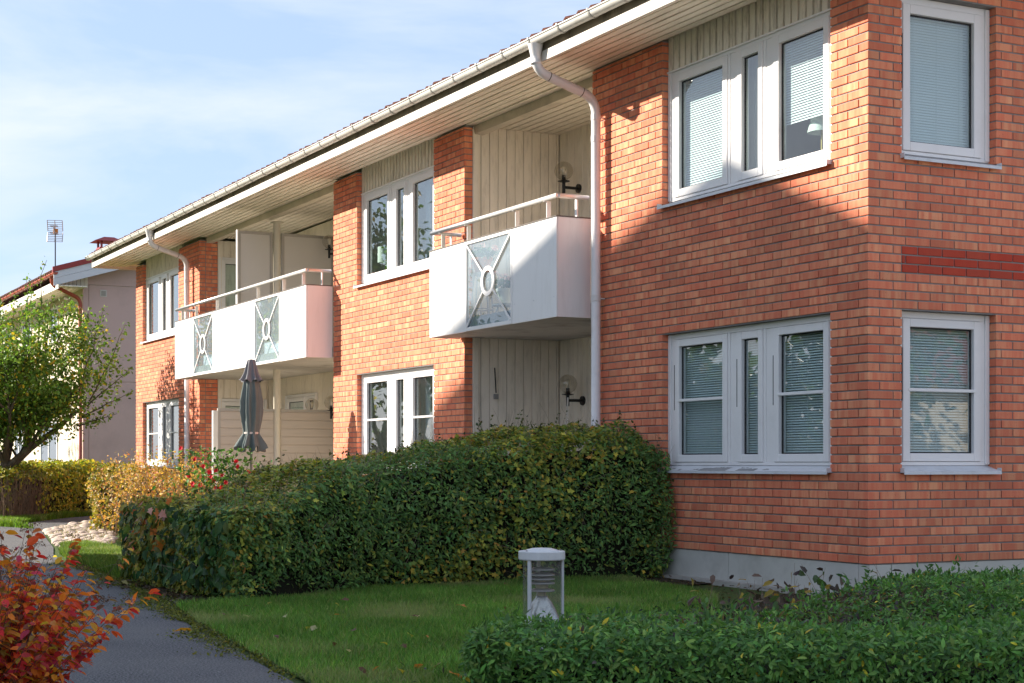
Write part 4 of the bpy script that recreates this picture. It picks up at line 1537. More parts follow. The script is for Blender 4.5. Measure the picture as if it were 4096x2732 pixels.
# flat brown seed heads
hs = np.where(rs.random(ns_) < .42)[0]
HPOS, HN = [], []
for s in hs:
    tip = base_[s] + dirs[s] * lens[s] * 1.0 + bend_[s] * lens[s]
    m_ = 70
    rr = np.sqrt(rs.random(m_)) * rs.uniform(.022, .042)
    aa = rs.uniform(0, 2 * math.pi, m_)
    HPOS.append(np.stack([tip[0] + rr * np.cos(aa), tip[1] + rr * np.sin(aa), tip[2] + .012 + rs.normal(0, .005, m_) - rr * .35], 1))
HPOS = np.concatenate(HPOS)
v, f, idx = leaves('quad', HPOS, rs.normal(size=(len(HPOS), 3)), rs.uniform(.004, .009, len(HPOS)), rs)
mkfoliage('seed_heads', [(v, f, palette(len(HPOS), rs, [(.11, .055, .03), (.16, .09, .045), (.06, .03, .02)], (3, 2, 2))[idx])], M['soft_leaf'], RED)

# ================================================================== FAR HOUSE (pink plaster gable)
FH = empty('plaster_house', (-42, 6, 0), 'pink plaster house with red gutter and tiled roof at the far left', 'house')
GX, FY = -35.62, 1.22
hw = MB()
hw.box(-60, GX - .03, FY + .02, 11.2, -.3, 6.2)
hw.build('wall', M['plaster_cream'], FH)
fw = MB()
zc = [(-.3, 3.455), (3.47, 6.17)]
for z0, z1 in zc:
    MB().box(GX - .029, GX, FY, 1.375, z0, z1).build('wall_panel', M['plaster_pink'], FH)
    for y0, y1 in ((1.39, 4.4), (4.415, 7.6), (7.615, 11.2)):
        MB().box(GX - .029, GX - .002, y0, y1, z0, z1).build('wall_panel', M['plaster_pink'], FH)
HRS = .30
hz = lambda y: 6.465 + HRS * (y - .361)
g = MB().add([(GX - .03, FY, 6.185), (GX - .03, 11.2, 6.185), (GX - .03, 6.2, hz(6.2) - .3), (GX - .03, FY, hz(FY) - .3),
              (GX, FY, 6.185), (GX, 11.2, 6.185), (GX, 6.2, hz(6.2) - .3), (GX, FY, hz(FY) - .3)],
             [(0, 3, 2, 1), (4, 5, 6, 7), (0, 4, 7, 3), (3, 7, 6, 2), (2, 6, 5, 1), (1, 5, 4, 0)])
g.build('gable', M['plaster_pink'], FH)
front_skin = MB().box(-60, GX - .031, FY - .004, FY + .019, -.3, 6.2).build('wall_render', M['plaster_cream'], FH)
rm = MB().add([(-60, .30, hz(.30)), (-35.05, .30, hz(.30)), (-35.05, 6.2, hz(6.2)), (-60, 6.2, hz(6.2)), (-35.05, 12.1, hz(.30)), (-60, 12.1, hz(.30)),
               (-60, .30, hz(.30) - .10), (-35.05, .30, hz(.30) - .10), (-35.05, 6.2, hz(6.2) - .10), (-60, 6.2, hz(6.2) - .10), (-35.05, 12.1, hz(.30) - .1), (-60, 12.1, hz(.30) - .1)],
              [(0, 1, 2, 3), (3, 2, 4, 5), (6, 9, 8, 7), (9, 11, 10, 8), (0, 6, 7, 1), (1, 7, 8, 2), (2, 8, 10, 4), (0, 3, 9, 6), (3, 5, 11, 9), (4, 10, 11, 5)])
HROOF = rm.build('roof', M['tile'], FH)
tv2, tf2, b2 = [], [], 0
ca2, sa2 = math.cos(math.atan(HRS)), math.sin(math.atan(HRS))
for r in range(0, 6):
    for i in range(90):
        x = -35.25 - i * .25
        vv = tv.copy()
        yy = vv[:, 1] * ca2 - vv[:, 2] * sa2
        zz = vv[:, 1] * sa2 + vv[:, 2] * ca2
        tv2.append(np.stack([vv[:, 0] + x, yy + .27 + r * .335, zz + hz(.27) + r * .335 * HRS + random.uniform(-.004, .006)], 1))
        tf2.append(np.array(tm.f) + b2)
        b2 += len(tv)
np_mesh('tile_field', np.concatenate(tv2), np.concatenate(tf2), M['tile'], HROOF, kind='stuff')


def verge(d0, d1, x0, x1, name, mat, y0=.30):
    MB().add([(x0, y0, hz(y0) + d0), (x0, 6.2, hz(6.2) + d0), (x0, 6.2, hz(6.2) + d1), (x0, y0, hz(y0) + d1),
              (x1, y0, hz(y0) + d0), (x1, 6.2, hz(6.2) + d0), (x1, 6.2, hz(6.2) + d1), (x1, y0, hz(y0) + d1)],
             [(0, 3, 2, 1), (4, 5, 6, 7), (0, 1, 5, 4), (2, 3, 7, 6), (0, 4, 7, 3), (1, 2, 6, 5)]).build(name, mat, FH)


verge(-.02, .13, -35.10, -35.02, 'verge_cap', M['red_metal'], .27)
verge(-.20, -.022, -35.08, -35.045, 'verge_board', M['verge'])
verge(-.40, -.205, -35.07, -35.050, 'verge_board', M['verge'])
MB().box(-60, -35.09, .43, .46, 5.98, 6.22).build('fascia', M['fascia'], FH)
for i in range(6):
    MB().box(-60, -35.09, .47 + i * .125, .585 + i * .125, 6.05, 6.08).build('soffit_board', M['soffit'], FH)
for i in range(8):
    board('gable_board', M['cladding'], FH, -35.615, -35.600, .52 + i * .105, .615 + i * .105, 6.09, hz(.55 + i * .105) - .31 if hz(.55 + i * .105) - .31 > 6.15 else 6.16)
gm = MB()
gy2, gz2 = .345, 6.42
rg = [(gy2 + .07 * math.cos(math.pi + math.pi * i / 8), gz2 + .07 * math.sin(math.pi + math.pi * i / 8)) for i in range(9)]
gm.add([(-60, a, b) for a, b in rg] + [(-35.02, a, b) for a, b in rg], [(i, i + 1, 10 + i, 9 + i) for i in range(8)] + [tuple(range(9, 18))])
HG = gm.build('gutter', M['red_gutter'], FH)
for i in range(22):
    x = -35.4 - i * .62
    MB().tube([(x, a, b) for a, b in rg], .012, 5).build('gutter_bracket', M['red_metal'], HG)
dpp = [(-35.55, .345, 6.36)] + arc((-35.55, .345, 6.12), Vector((0, 0, -.14)), Vector((0, .13, -.06))) + arc((-35.55, 1.13, 5.76), Vector((0, .15, -.07)), Vector((0, 0, -.17))) + [(-35.55, 1.13, .1)]
MB().tube(dpp, .055, 10).build('downpipe', M['red_gutter'], FH, smooth=True)
vg = MB().box(GX, GX + .02, 1.70, 1.88, 5.86, 6.05).build('vent_frame', M['screen'], FH)
for i in range(6):
    MB().box(GX + .0201, GX + .028, 1.725, 1.855, 5.885 + i * .024, 5.899 + i * .024).build('vent_slat', M['vent'], vg)
HT = lambda u, n, z: (u, FY - .004 - n, z)
for (u0, wd, z0, z1) in ((-40.0, 1.1, 4.80, 5.86), (-41.6, 2.6, 1.15, 2.45), (-44.6, 1.5, 4.80, 5.86), (-48.0, 1.5, 4.80, 5.86), (-46.0, 1.5, 1.15, 2.45)):
    f = MB(HT, True)
    for a, b, c, d in ((0, .08, 0, z1 - z0), (wd - .08, wd, 0, z1 - z0), (.08, wd - .08, 0, .08), (.08, wd - .08, z1 - z0 - .08, z1 - z0), (wd / 2 - .04, wd / 2 + .04, .08, z1 - z0 - .08)):
        f.box(u0 + a, u0 + b, 0, .035, z0 + c, z0 + d)
    w = f.build('window', M['white'], FH)
    MB(HT, True).box(u0 + .08, u0 + wd - .08, .004, .012, z0 + .08, z1 - .08).build('pane', simple('dark_pane', (.10, .12, .14), .05, bump=0, spec=.8), w)
    MB(HT, True).box(u0 - .03, u0 + wd + .03, 0, .08, z0 - .03, z0 - .002).build('sill', M['sheet'], w)
# balcony box on the long side
bb = MB().box(-47.5, -43.2, .45, FY - .006, 3.35, 3.5)
bo = bb.build('balcony', M['slab'], FH)
MB().box(-47.5, -43.2, .42, .45, 3.3, 4.3).build('balcony_panel', M['panel'], bo)
MB().box(-43.23, -43.2, .4505, FY - .006, 3.3, 4.3).build('balcony_end_panel', M['panel'], bo)
wl = MB().tube([(-37.3, FY - .01, 5.92), (-37.3, FY - .18, 5.96)], .05, 8).build('wall_spotlight', M['zinc'], FH)
# chimney cowl
ch = empty('chimney', (-39.3, 2.75, 7.0))
ch = MB().box(-39.6, -39.05, 2.47, 3.03, 6.9, 7.72).build('chimney', M['red_metal'], FH)
for (a, b) in ((-39.58, 2.5), (-39.58, 2.95), (-39.12, 2.5), (-39.12, 2.95)):
    MB().box(a, a + .06, b, b + .06, 7.721, 7.90).build('cowl_post', M['red_metal'], ch)
MB().add([(-39.75, 2.30, 7.90), (-38.9, 2.30, 7.90), (-38.9, 3.2, 7.90), (-39.75, 3.2, 7.90), (-39.6, 2.6, 8.03), (-39.05, 2.6, 8.03), (-39.05, 2.9, 8.03), (-39.6, 2.9, 8.03)],
         [(3, 2, 1, 0), (4, 5, 6, 7), (0, 1, 5, 4), (1, 2, 6, 5), (2, 3, 7, 6), (3, 0, 4, 7)]).build('cowl_hood', M['red_metal'], ch)

# television aerial on the far roof
AN = empty('roof_aerial', (-36.99, .73, 6.6), 'grid television aerial on a thin mast above the red-edged roof', 'aerial')
MB().tube([(-36.99, .73, 6.55), (-36.99, .73, 7.86)], .018, 8).build('mast', M['black'], AN)
RA = Vector((.30, .95, 0)).normalized()
FA = Vector((.95, -.30, 0))
oc = Vector((-36.99, .73, 7.80))
KA = .58
for sgn in (-1, 1):
    for i in range(6):
        z = (.05 + i * .095) * KA
        bk_ = .05 + .22 * i / 6
        hw_ = .36 * KA
        cpt = oc + Vector((0, 0, sgn * z)) + FA * (bk_ - .08) * 1.0 + Vector((.0, 0, 0))
        MB().tube([cpt - RA * hw_, cpt + RA * hw_], .008, 5).build('grid_rod', M['alu_wire'], AN)
    for s2 in (-1, 0, 1):
        p0 = oc + Vector((0, 0, sgn * .05 * KA)) + FA * -.03 + RA * s2 * .36 * KA
        p1 = oc + Vector((0, 0, sgn * .53 * KA)) + FA * .14 + RA * s2 * .36 * KA
        MB().tube([p0, p1], .012, 5).build('grid_stay', M['alu_wire'], AN)
MB().tube([oc, oc + FA * .45 + Vector((0, 0, .06))], .014, 6).build('boom', M['alu_wire'], AN)
for q in (.18, .30, .42):
    cpt = oc + FA * q + Vector((0, 0, .06 * q))
    for s2 in (-1, 1):
        MB().tube([cpt + Vector((0, 0, s2 * .10)) - RA * .11, cpt + Vector((0, 0, s2 * .10)) + RA * .11], .007, 5).build('director', M['alu_wire'], AN)
    MB().tube([cpt + Vector((0, 0, -.1)), cpt + Vector((0, 0, .1))], .007, 5).build('director_post', M['alu_wire'], AN)
MB().box(oc.x + .03, oc.x + .15, oc.y - .07, oc.y + .05, oc.z - .06, oc.z + .06).build('dipole_box', M['orange'], AN)

# ================================================================== HOUSE ACROSS THE PATH (outside the picture, its gable shadow falls on the block)
LY = 17.0
ex = lambda x: x - .79 * LY
ez = lambda z: z + .655 * LY + B
rx, rz = ex(-2.28), ez(3.88)
lx_, lz_ = ex(-9.9), ez(3.88 - .341 * 7.62)
qx, qz = ex(8.6), ez(3.88 - .427 * 10.88)
NH = empty('gabled_house', (-14, -30, 0), 'house with a deep gabled roof across the path', 'house')
Y0, Y1 = -LY, -38.
th_ = .28
MB().add([(lx_, Y0, lz_), (rx, Y0, rz), (qx, Y0, qz), (lx_, Y1, lz_), (rx, Y1, rz), (qx, Y1, qz),
          (lx_, Y0, lz_ - th_), (rx, Y0, rz - th_), (qx, Y0, qz - th_), (lx_, Y1, lz_ - th_), (rx, Y1, rz - th_), (qx, Y1, qz - th_)],
         [(0, 1, 4, 3), (1, 2, 5, 4), (6, 9, 10, 7), (7, 10, 11, 8), (0, 6, 7, 1), (1, 7, 8, 2), (3, 4, 10, 9), (4, 5, 11, 10), (0, 3, 9, 6), (2, 8, 11, 5)]).build('roof', M['roof_red'], NH)
bx0, bx1, by = -4.1 - .79 * (LY + 6.5), qx - .6, -(LY + 6.5)
zl = lz_ + (rz - lz_) * (bx0 - lx_) / (rx - lx_) - th_
zr_ = qz + (rz - qz) * (qx - bx1) / (qx - rx) - th_
MB().add([(bx0, by, 0), (bx1, by, 0), (bx1, by, zr_), (rx, by, rz - th_), (bx0, by, zl), (bx0, Y1 + .6, 0), (bx1, Y1 + .6, 0), (bx1, Y1 + .6, zr_), (rx, Y1 + .6, rz - th_), (bx0, Y1 + .6, zl)],
         [(0, 1, 2, 3, 4), (9, 8, 7, 6, 5), (0, 4, 9, 5), (1, 6, 7, 2), (2, 7, 8, 3), (3, 8, 9, 4), (0, 5, 6, 1)]).build('wall', M['house_wall'], NH)
for (px, py) in ((rx - 1.4, Y0 - .6), (qx - .8, Y0 - .6)):
    zt_ = rz - th_ - abs(px - rx) * ((rz - lz_) / (rx - lx_) if px < rx else (rz - qz) / (qx - rx))
    MB().box(px - .1, px + .1, py - .1, py + .1, 0, zt_ + .02).build('post', M['house_wall'], NH)
for i in range(5):
    for z0 in (.9, 3.6, 6.3):
        wx0 = bx0 + 1.0 + i * 2.6
        w = MB().box(wx0, wx0 + 1.5, by, by + .05, z0, z0 + 1.4).build('window', M['white'], NH)
        MB().box(wx0 + .1, wx0 + 1.4, by + .0501, by + .06, z0 + .1, z0 + 1.3).build('pane', bpy.data.materials['dark_pane'], w)

# ================================================================== TREES
def grow(rs, base, h, spread, n_limb, levels, seed_dir=None, trunk_r=.14, fork=.9, up=.45):
    """returns list of (points, radii) branches and list of twig tips (pos, dir)"""
    out, tips = [], []
    tr = [Vector(base), Vector(base) + Vector((rs.normal(0, .05), rs.normal(0, .05), fork * .5)), Vector(base) + Vector((rs.normal(0, .08), rs.normal(0, .08), fork))]
    out.append((tr, [trunk_r * 1.25, trunk_r, trunk_r * .85]))

    def rec(p, d, L, r, lv):
        pts, q, dd = [p.copy()], p.copy(), d.copy()
        n_ = 5
        for i in range(n_):
            dd = (dd + Vector(rs.normal(0, .16, 3)) + Vector((0, 0, up * .16))).normalized()
            q = q + dd * (L / n_)
            pts.append(q.copy())
        out.append((pts, [r * (1 - .6 * i / n_) for i in range(n_ + 1)]))
        if lv >= levels - 2:
            for i in range(1, n_ + 1):
                tips.append((pts[i], dd, lv))
        if lv < levels:
            for j in range(int(rs.integers(3, 6))):
                i = int(rs.integers(2, n_ + 1))
                ax_ = Vector(rs.normal(0, 1, 3)).normalized()
                nd = (dd + ax_ * .85 + Vector((0, 0, up * .5))).normalized()
                rec(pts[i], nd, L * rs.uniform(.5, .75), r * .5, lv + 1)
    for i in range(n_limb):
        a = 2 * math.pi * (i + rs.uniform(-.3, .3)) / n_limb
        d = Vector((math.cos(a) * spread, math.sin(a) * spread, rs.uniform(.5, 1.0))).normalized()
        rec(tr[-1] - Vector((0, 0, fork * .12 * (i % 3))), d, h * rs.uniform(.33, .45), trunk_r * .55, 1)
    return out, tips


def wood(branches, parent, mat, name='trunk', minr=.0):
    m = MB()
    for pts, rr in branches:
        if max(rr) < minr: continue
        m.tube(pts, [max(q, .004) for q in rr], 7 if rr[0] > .05 else 4, cap=False)
    return m.build(name, mat, parent, smooth=True)


def leaf_cloud(tips, rs, per, rad, size, cols, wts, kind, mat, parent, name='crown', flat=.5):
    T_ = np.array([list(t[0]) for t in tips])
    pos = np.repeat(T_, per, 0) + rs.normal(0, rad, (len(T_) * per, 3))
    n_ = len(pos)
    v, f, idx = leaves(kind, pos, rs.normal(0, .7, (n_, 3)) + np.array([0, -.2, flat]), rs.uniform(size * .7, size * 1.25, n_), rs, rs.normal(size=(n_, 3)) + np.array([0, 0, -.4]), .15)
    return mkfoliage(name, [(v, f, palette(n_, rs, cols, wts)[idx])], mat, parent)


rs = np.random.default_rng(42)
FT = empty('fruit_tree', (-23.4, -3.0, 0), 'leafy fruit tree with long upright shoots at the left edge', 'tree')
br, tips = grow(rs, (-23.45, -3.05, 0), 3.3, .85, 7, 4, trunk_r=.13, fork=1.15, up=.50)
br = [b for b in br]
limb = [Vector((-23.4, -2.95, 1.0)), Vector((-23.1, -2.55, 1.45)), Vector((-22.75, -2.1, 1.85)), Vector((-22.5, -1.75, 2.2))]
br.append((limb, [.075, .065, .05, .04]))
sh = []
for (x, y, z0, x1, y1, z1) in ((-22.9, -2.45, 3.2, -22.85, -2.36, 5.25), (-23.0, -2.6, 3.0, -22.95, -2.62, 4.9), (-22.5, -1.7, 2.6, -22.25, -1.25, 4.3), (-22.4, -1.5, 2.4, -22.05, -.85, 3.95), (-22.5, -1.6, 2.3, -21.98, -.72, 3.1),
                               (-22.6, -1.6, 2.1, -22.0, -.75, 2.6), (-22.9, -2.2, 3.0, -22.6, -1.9, 4.4), (-23.3, -2.9, 3.2, -23.2, -2.85, 4.6), (-23.1, -2.3, 3.1, -22.95, -2.15, 4.55), (-22.7, -2.0, 2.9, -22.4, -1.55, 3.9),
                               (-23.5, -3.0, 3.2, -23.5, -3.1, 4.5), (-22.5, -1.7, 1.9, -22.1, -1.05, 2.15), (-22.9, -2.3, 2.8, -22.75, -2.3, 4.2), (-23.6, -3.4, 3.0, -23.7, -3.7, 4.6), (-23.2, -2.7, 3.3, -23.05, -2.5, 4.8)):
    pts = [Vector((x, y, z0)).lerp(Vector((x1, y1, z1)), t) + Vector((rs.normal(0, .02), rs.normal(0, .02), 0)) for t in np.linspace(0, 1, 7)]
    br.append((pts, [.016, .014, .012, .010, .008, .006, .004]))
    for i in range(26):
        t = rs.uniform(.05, 1)
        sh.append((Vector((x, y, z0)).lerp(Vector((x1, y1, z1)), t), Vector((0, 0, 1)), 9))
    sh.append((Vector((x1, y1, z1)), Vector((0, 0, 1)), 9))
wood(br, FT, M['bark'])
fruitcols = [(.13, .23, .035), (.18, .29, .04), (.09, .165, .03), (.38, .34, .035), (.50, .36, .03)]
T_ = [t for t in tips if t[0].z > 1.35 and t[0].z < 4.6]
leaf_cloud(T_, rs, max(4, int(15000 / max(1, len(T_)))), .15, .088, fruitcols, (5, 4, 4, 1.1, .5), 'oval', M['leaf'], FT)
leaf_cloud(sh, rs, 2, .035, .075, fruitcols, (5, 4, 4, 1.0, .3), 'oval', M['leaf'], FT, 'shoot_leaves')
ct = []
for i in range(560):
    d = Vector(rs.normal(0, 1, 3))
    d.normalize()
    p = Vector((-23.05, -2.55, 3.0)) + Vector((d.x * 1.45, d.y * 1.75, d.z * 1.45)) * (rs.random() ** .35)
    if p.z > 1.35: ct.append((p, d, 5))
leaf_cloud(ct, rs, 17, .12, .085, fruitcols, (5, 4, 4, 1.1, .5), 'oval', M['leaf'], FT, 'inner_leaves')

# unseen paving and cream house, added for bounce light and side-window reflections
sheet('bounce_yard', [(9.5, -30), (60, -30), (60, 40), (2.5, 40), (2.5, 2.5), (9.5, -1.0)], -.004, simple('bounce_paving', (.42, .40, .37), .9, var=.1, bump=.3))
EH = empty('added_cream_house', (30, 12, 0), 'low cream house, added unseen for bounce light and reflections', 'house')
MB().box(25, 35, 2, 30, -.1, 3.4).build('wall', M['plaster_cream'], EH)
MB().add([(24.4, 1.4, 3.4), (35.6, 1.4, 3.4), (35.6, 30.6, 3.4), (24.4, 30.6, 3.4), (30, 1.4, 5.6), (30, 30.6, 5.6)], [(0, 1, 4), (2, 3, 5), (0, 4, 5, 3), (1, 2, 5, 4), (3, 2, 1, 0)]).build('roof', M['roof_red'], EH)
for i in range(5):
    w = MB().box(24.96, 24.9999, 4 + i * 5.2, 5.6 + i * 5.2, .9, 2.3).build('window', M['white'], EH)
    MB().box(24.95, 24.9599, 4.1 + i * 5.2, 5.5 + i * 5.2, 1.0, 2.2).build('pane', bpy.data.materials['dark_pane'], w)

# trees out of the picture that stand in the window reflections
rs = np.random.default_rng(5)
for (x, y, h_, lab) in ((-50, -16, 11.5, 'tall garden tree across the path'), (21, 15, 7.5, 'garden tree standing beyond the end wall of the block')):
    t_ = empty('garden_tree', (x, y, 0), lab, 'tree', 'garden trees beyond the picture')
    b_, tp = grow(rs, (x, y, 0), h_, .75, 7, 3, trunk_r=.22, fork=h_ * .18, up=.5)
    wood(b_, t_, M['bark'], minr=.03)
    leaf_cloud(tp, rs, max(3, int(9000 / max(1, len(tp)))), .5, .30, [(.05, .09, .018), (.07, .11, .02), (.20, .14, .02), (.035, .06, .015)], (4, 3, 1.3, 3), 'quad', M['soft_leaf'], t_)

rw = np.random.default_rng(71)
k = 15000
tq = rw.random(k)
wp = np.stack([-82 + 62 * tq + rw.normal(0, 1.2, k), -36 - 30 * tq + rw.normal(0, 1.5, k), np.zeros(k)], 1)
wp[:, 2] = rw.random(k) ** .8 * (7.5 + 2.2 * np.sin(tq * 40) + 1.4 * np.sin(tq * 97 + 1))
v, f, idx = leaves('quad', wp, rw.normal(0, .7, (k, 3)) + np.array([.4, .6, .4]), rw.uniform(.55, 1.1, k), rw)
wo = mkfoliage('woodland', [(v, f, palette(k, rw, [(.07, .12, .03), (.10, .15, .03), (.20, .17, .03), (.05, .08, .02)], (4, 3, 1, 3))[idx])], M['soft_leaf'], None)
tag(wo, 'belt of distant trees mirrored in the lower windows', 'woodland', kind='stuff')

# ------------------------------------------------------------------ hedges and shrubs in the distance
rs = np.random.default_rng(61)


def far_hedge(name, poly, ctrl, ns, ntp, size, cols, wts, label, lump=.10, depth=.16, core=True, rnd=.15, kind='oval', mat='leaf'):
    e = empty(name, (poly[0][0], poly[0][1], 0), label, 'hedge' if 'hedge' in name else 'shrub')
    h = idw(ctrl)
    if core: hedge_core('shade_core', poly, h, e, .22)
    p, q = hedge_points(poly, h, ns, ntp, rs, depth, lump, None, rnd)
    k = len(p)
    v, f, idx = leaves(kind, p, q + rs.normal(0, .6, (k, 3)), rs.uniform(size * .7, size * 1.3, k), rs, None, .15)
    c = palette(k, rs, cols, wts)
    return e, p, q, v, f, idx, c


YG = [(.32, .32, .03), (.20, .25, .03), (.46, .40, .04), (.12, .17, .025), (.55, .40, .04)]
e, p, q, v, f, idx, c = far_hedge('yellow_hedge', [(-22.2, -3.15), (-23.4, -2.35), (-25.0, -1.35), (-27.2, .15), (-28.2, -.5), (-26, -2.1), (-23.0, -4.0)],
                                  [(-22.4, -3.1, 1.02), (-25, -1.4, 1.10), (-27, 0, 1.12), (-26, -2, 1.1)], 9000, 5500, .085, YG, (4, 3, 3, 2, 1), 'yellow-green clipped hedge on the far side of the grass verge')
bare = (p[:, 0] > -23.6) & (p[:, 2] < .85)
kl = ~(bare & (rs.random(len(p)) < .8))
mk = kl[idx]
remap = np.cumsum(mk) - 1
f2 = f[mk[f].all(1)]
np_mesh('foliage', v[mk], remap[f2], M['leaf'], e, col=c[idx][mk], kind='stuff')
k = 420
t_ = rs.random(k)
bp = np.stack([-22.15 - 1.5 * t_, -3.2 + .95 * t_ - rs.random(k) * .35 + .1, np.zeros(k)], 1)
twigs(bp, np.array([0, 0, 1.]) + rs.normal(0, .18, (k, 3)), rs.uniform(.6, 1.05, k), np.full(k, .008), rs, M['dead_twig'], e, 'bare_stems', .08)

GOLD = [(.40, .27, .03), (.52, .30, .05), (.26, .22, .03), (.48, .20, .06), (.60, .45, .20), (.14, .15, .025)]
e, p, q, v, f, idx, c = far_hedge('golden_hedge', [(-16.0, -2.25), (-17.3, -1.75), (-18.5, -1.45), (-18.8, -1.95), (-17.7, -2.4), (-16.6, -2.75)],
                                  [(-16.8, -2.4, .98), (-18, -2.0, 1.05)], 3800, 1600, .07, GOLD, (4, 1, 5, .6, .4, 4), 'bright yellow shrubby hedge end beside the cobbles')
mkfoliage('foliage', [(v, f, c[idx])], M['leaf'], e)
# loose orange-yellow shrub against the pier
SHB = empty('orange_shrub', (-14.3, -2.3, 0), 'loose orange-yellow shrub beneath the far downpipe', 'shrub')
ns_ = 330
t_ = rs.random(ns_)
base_ = np.stack([-12.55 - 3.4 * t_ + rs.normal(0, .1, ns_), -1.95 - .35 * t_ + rs.normal(0, .28, ns_), np.zeros(ns_)], 1)
dirs = np.array([0, 0, 1.]) + rs.normal(0, .24, (ns_, 3))
hgt = .95 + .42 * np.exp(-((t_ - .55) / .35) ** 2)
lens = hgt * rs.uniform(.72, 1.05, ns_)
twigs(base_, dirs, lens, np.full(ns_, .006), rs, M['dead_twig'], SHB, 'stems', .0)
d_ = dirs / np.linalg.norm(dirs, axis=1, keepdims=True)
m_ = 34
tt = rs.uniform(.2, 1.02, (ns_, m_))
pos = (base_[:, None] + d_[:, None] * (lens[:, None] * tt)[:, :, None]).reshape(-1, 3) + rs.normal(0, .045, (ns_ * m_, 3))
k = len(pos)
v, f, idx = leaves('quad', pos, rs.normal(0, .7, (k, 3)) + np.array([0, -.3, .5]), rs.uniform(.035, .065, k), rs, None, .1)
mkfoliage('foliage', [(v, f, palette(k, rs, [(.46, .27, .05), (.55, .32, .10), (.34, .24, .03), (.48, .19, .07), (.62, .48, .30), (.16, .15, .03)], (4, 3, 3, 2, 1, 2))[idx])], M['leaf'], SHB)
# red flowering plant
FLW = empty('red_flowering_plant', (-12.45, -1.75, 0), 'green plant with red trumpet flowers left of the parasol', 'plant')
k = 900
pos = np.array([-12.45, -1.78, .95]) + rs.normal(0, 1, (k, 3)) * np.array([.13, .30, .24])
pos[:, 2] = np.clip(pos[:, 2], .05, 1.34)
v, f, idx = leaves('oval', pos, rs.normal(0, .7, (k, 3)) + np.array([.3, -.3, .5]), rs.uniform(.05, .085, k), rs, None, .15)
mkfoliage('foliage', [(v, f, palette(k, rs, [(.06, .15, .025), (.10, .20, .03), (.04, .10, .02)], (3, 3, 2))[idx])], M['leaf'], FLW)
st = np.tile([-12.45, -1.78, 0], (26, 1)) + rs.normal(0, .05, (26, 3)) * np.array([1, 2, 0])
twigs(st, np.array([0, 0, 1.]) + rs.normal(0, .2, (26, 3)), rs.uniform(.6, 1.2, 26), np.full(26, .006), rs, M['twig'], FLW, 'stems')
for i in range(20):
    c_ = np.array([-12.42, -1.78, 1.02]) + rs.normal(0, 1, 3) * np.array([.10, .30, .20])
    c_[2] = min(c_[2], 1.36)
    c_ += np.array([.10, -.06, 0])
    nn_ = np.array([.7, -.5, .3]) + rs.normal(0, .25, 3)
    k = 6
    aa = np.arange(k) * 2 * math.pi / k
    n_u = nn_ / np.linalg.norm(nn_)
    u_ = np.cross(n_u, [0, 0, 1.]); u_ /= np.linalg.norm(u_)
    w_ = np.cross(n_u, u_)
    al = np.cos(aa)[:, None] * u_ + np.sin(aa)[:, None] * w_
    v, f, idx = leaves('oval', np.tile(c_, (k, 1)), np.tile(n_u, (k, 1)) - al * .35, np.full(k, .045), rs, al, -.1)
    np_mesh('flower', v, f, M['petal'], FLW, col=palette(k, rs, [(.62, .012, .03)], (1,), .12)[idx])

# ------------------------------------------------------------------ grass
def grass(name, poly, n, hgt, cols, wts, rs, wid=.0035, lean=.35, z=0.0):
    poly_a = np.array(poly)
    mn, mx = poly_a.min(0), poly_a.max(0)
    pts = []
    while sum(len(q) for q in pts) < n:
        q = mn + (mx - mn) * rs.random((n * 2, 2))
        pts.append(q[in_poly(q[:, 0], q[:, 1], poly)])
    q = np.concatenate(pts)[:n]
    q3 = np.concatenate([q, np.zeros((n, 1))], 1)
    hh = hgt * rs.uniform(.55, 1.3, n) * (1 + .35 * vnoise(q3, 1.6, 2))
    a = rs.uniform(0, 2 * math.pi, n)
    s = np.stack([np.cos(a), np.sin(a), np.zeros(n)], 1)
    ld = rs.normal(0, lean, (n, 3)) * np.array([1, 1, 0])
    b = q3 + np.array([0, 0, z])
    m = b + ld * (hh * .35)[:, None] + np.array([0, 0, 1.]) * (hh * .6)[:, None]
    t = b + ld * (hh * 1.0)[:, None] + np.array([0, 0, 1.]) * (hh * 1.0)[:, None]
    V = np.stack([b - s * wid, b + s * wid, m + s * wid * .7, m - s * wid * .7, t], 1)
    F3 = np.array([(0, 1, 2), (0, 2, 3), (3, 2, 4)])
    Fo = (F3[None] + (np.arange(n) * 5)[:, None, None]).reshape(-1, 3)
    c = palette(n, rs, cols, wts, .2)
    c *= (1 + .22 * vnoise(q3, .9, 5) + .18 * vnoise(q3, 3.1, 8))[:, None]
    pale = np.clip(vnoise(q3, 1.7, 9) * 1.3 - .55 + rs.normal(0, .25, n), 0, .6)[:, None]
    c = c * (1 - pale) + np.array([.36, .34, .15]) * pale
    o = np_mesh(name, V.reshape(-1, 3), Fo, M['grass'], None, col=np.repeat(np.clip(c, 0, 1), 5, 0), kind='stuff')
    return o


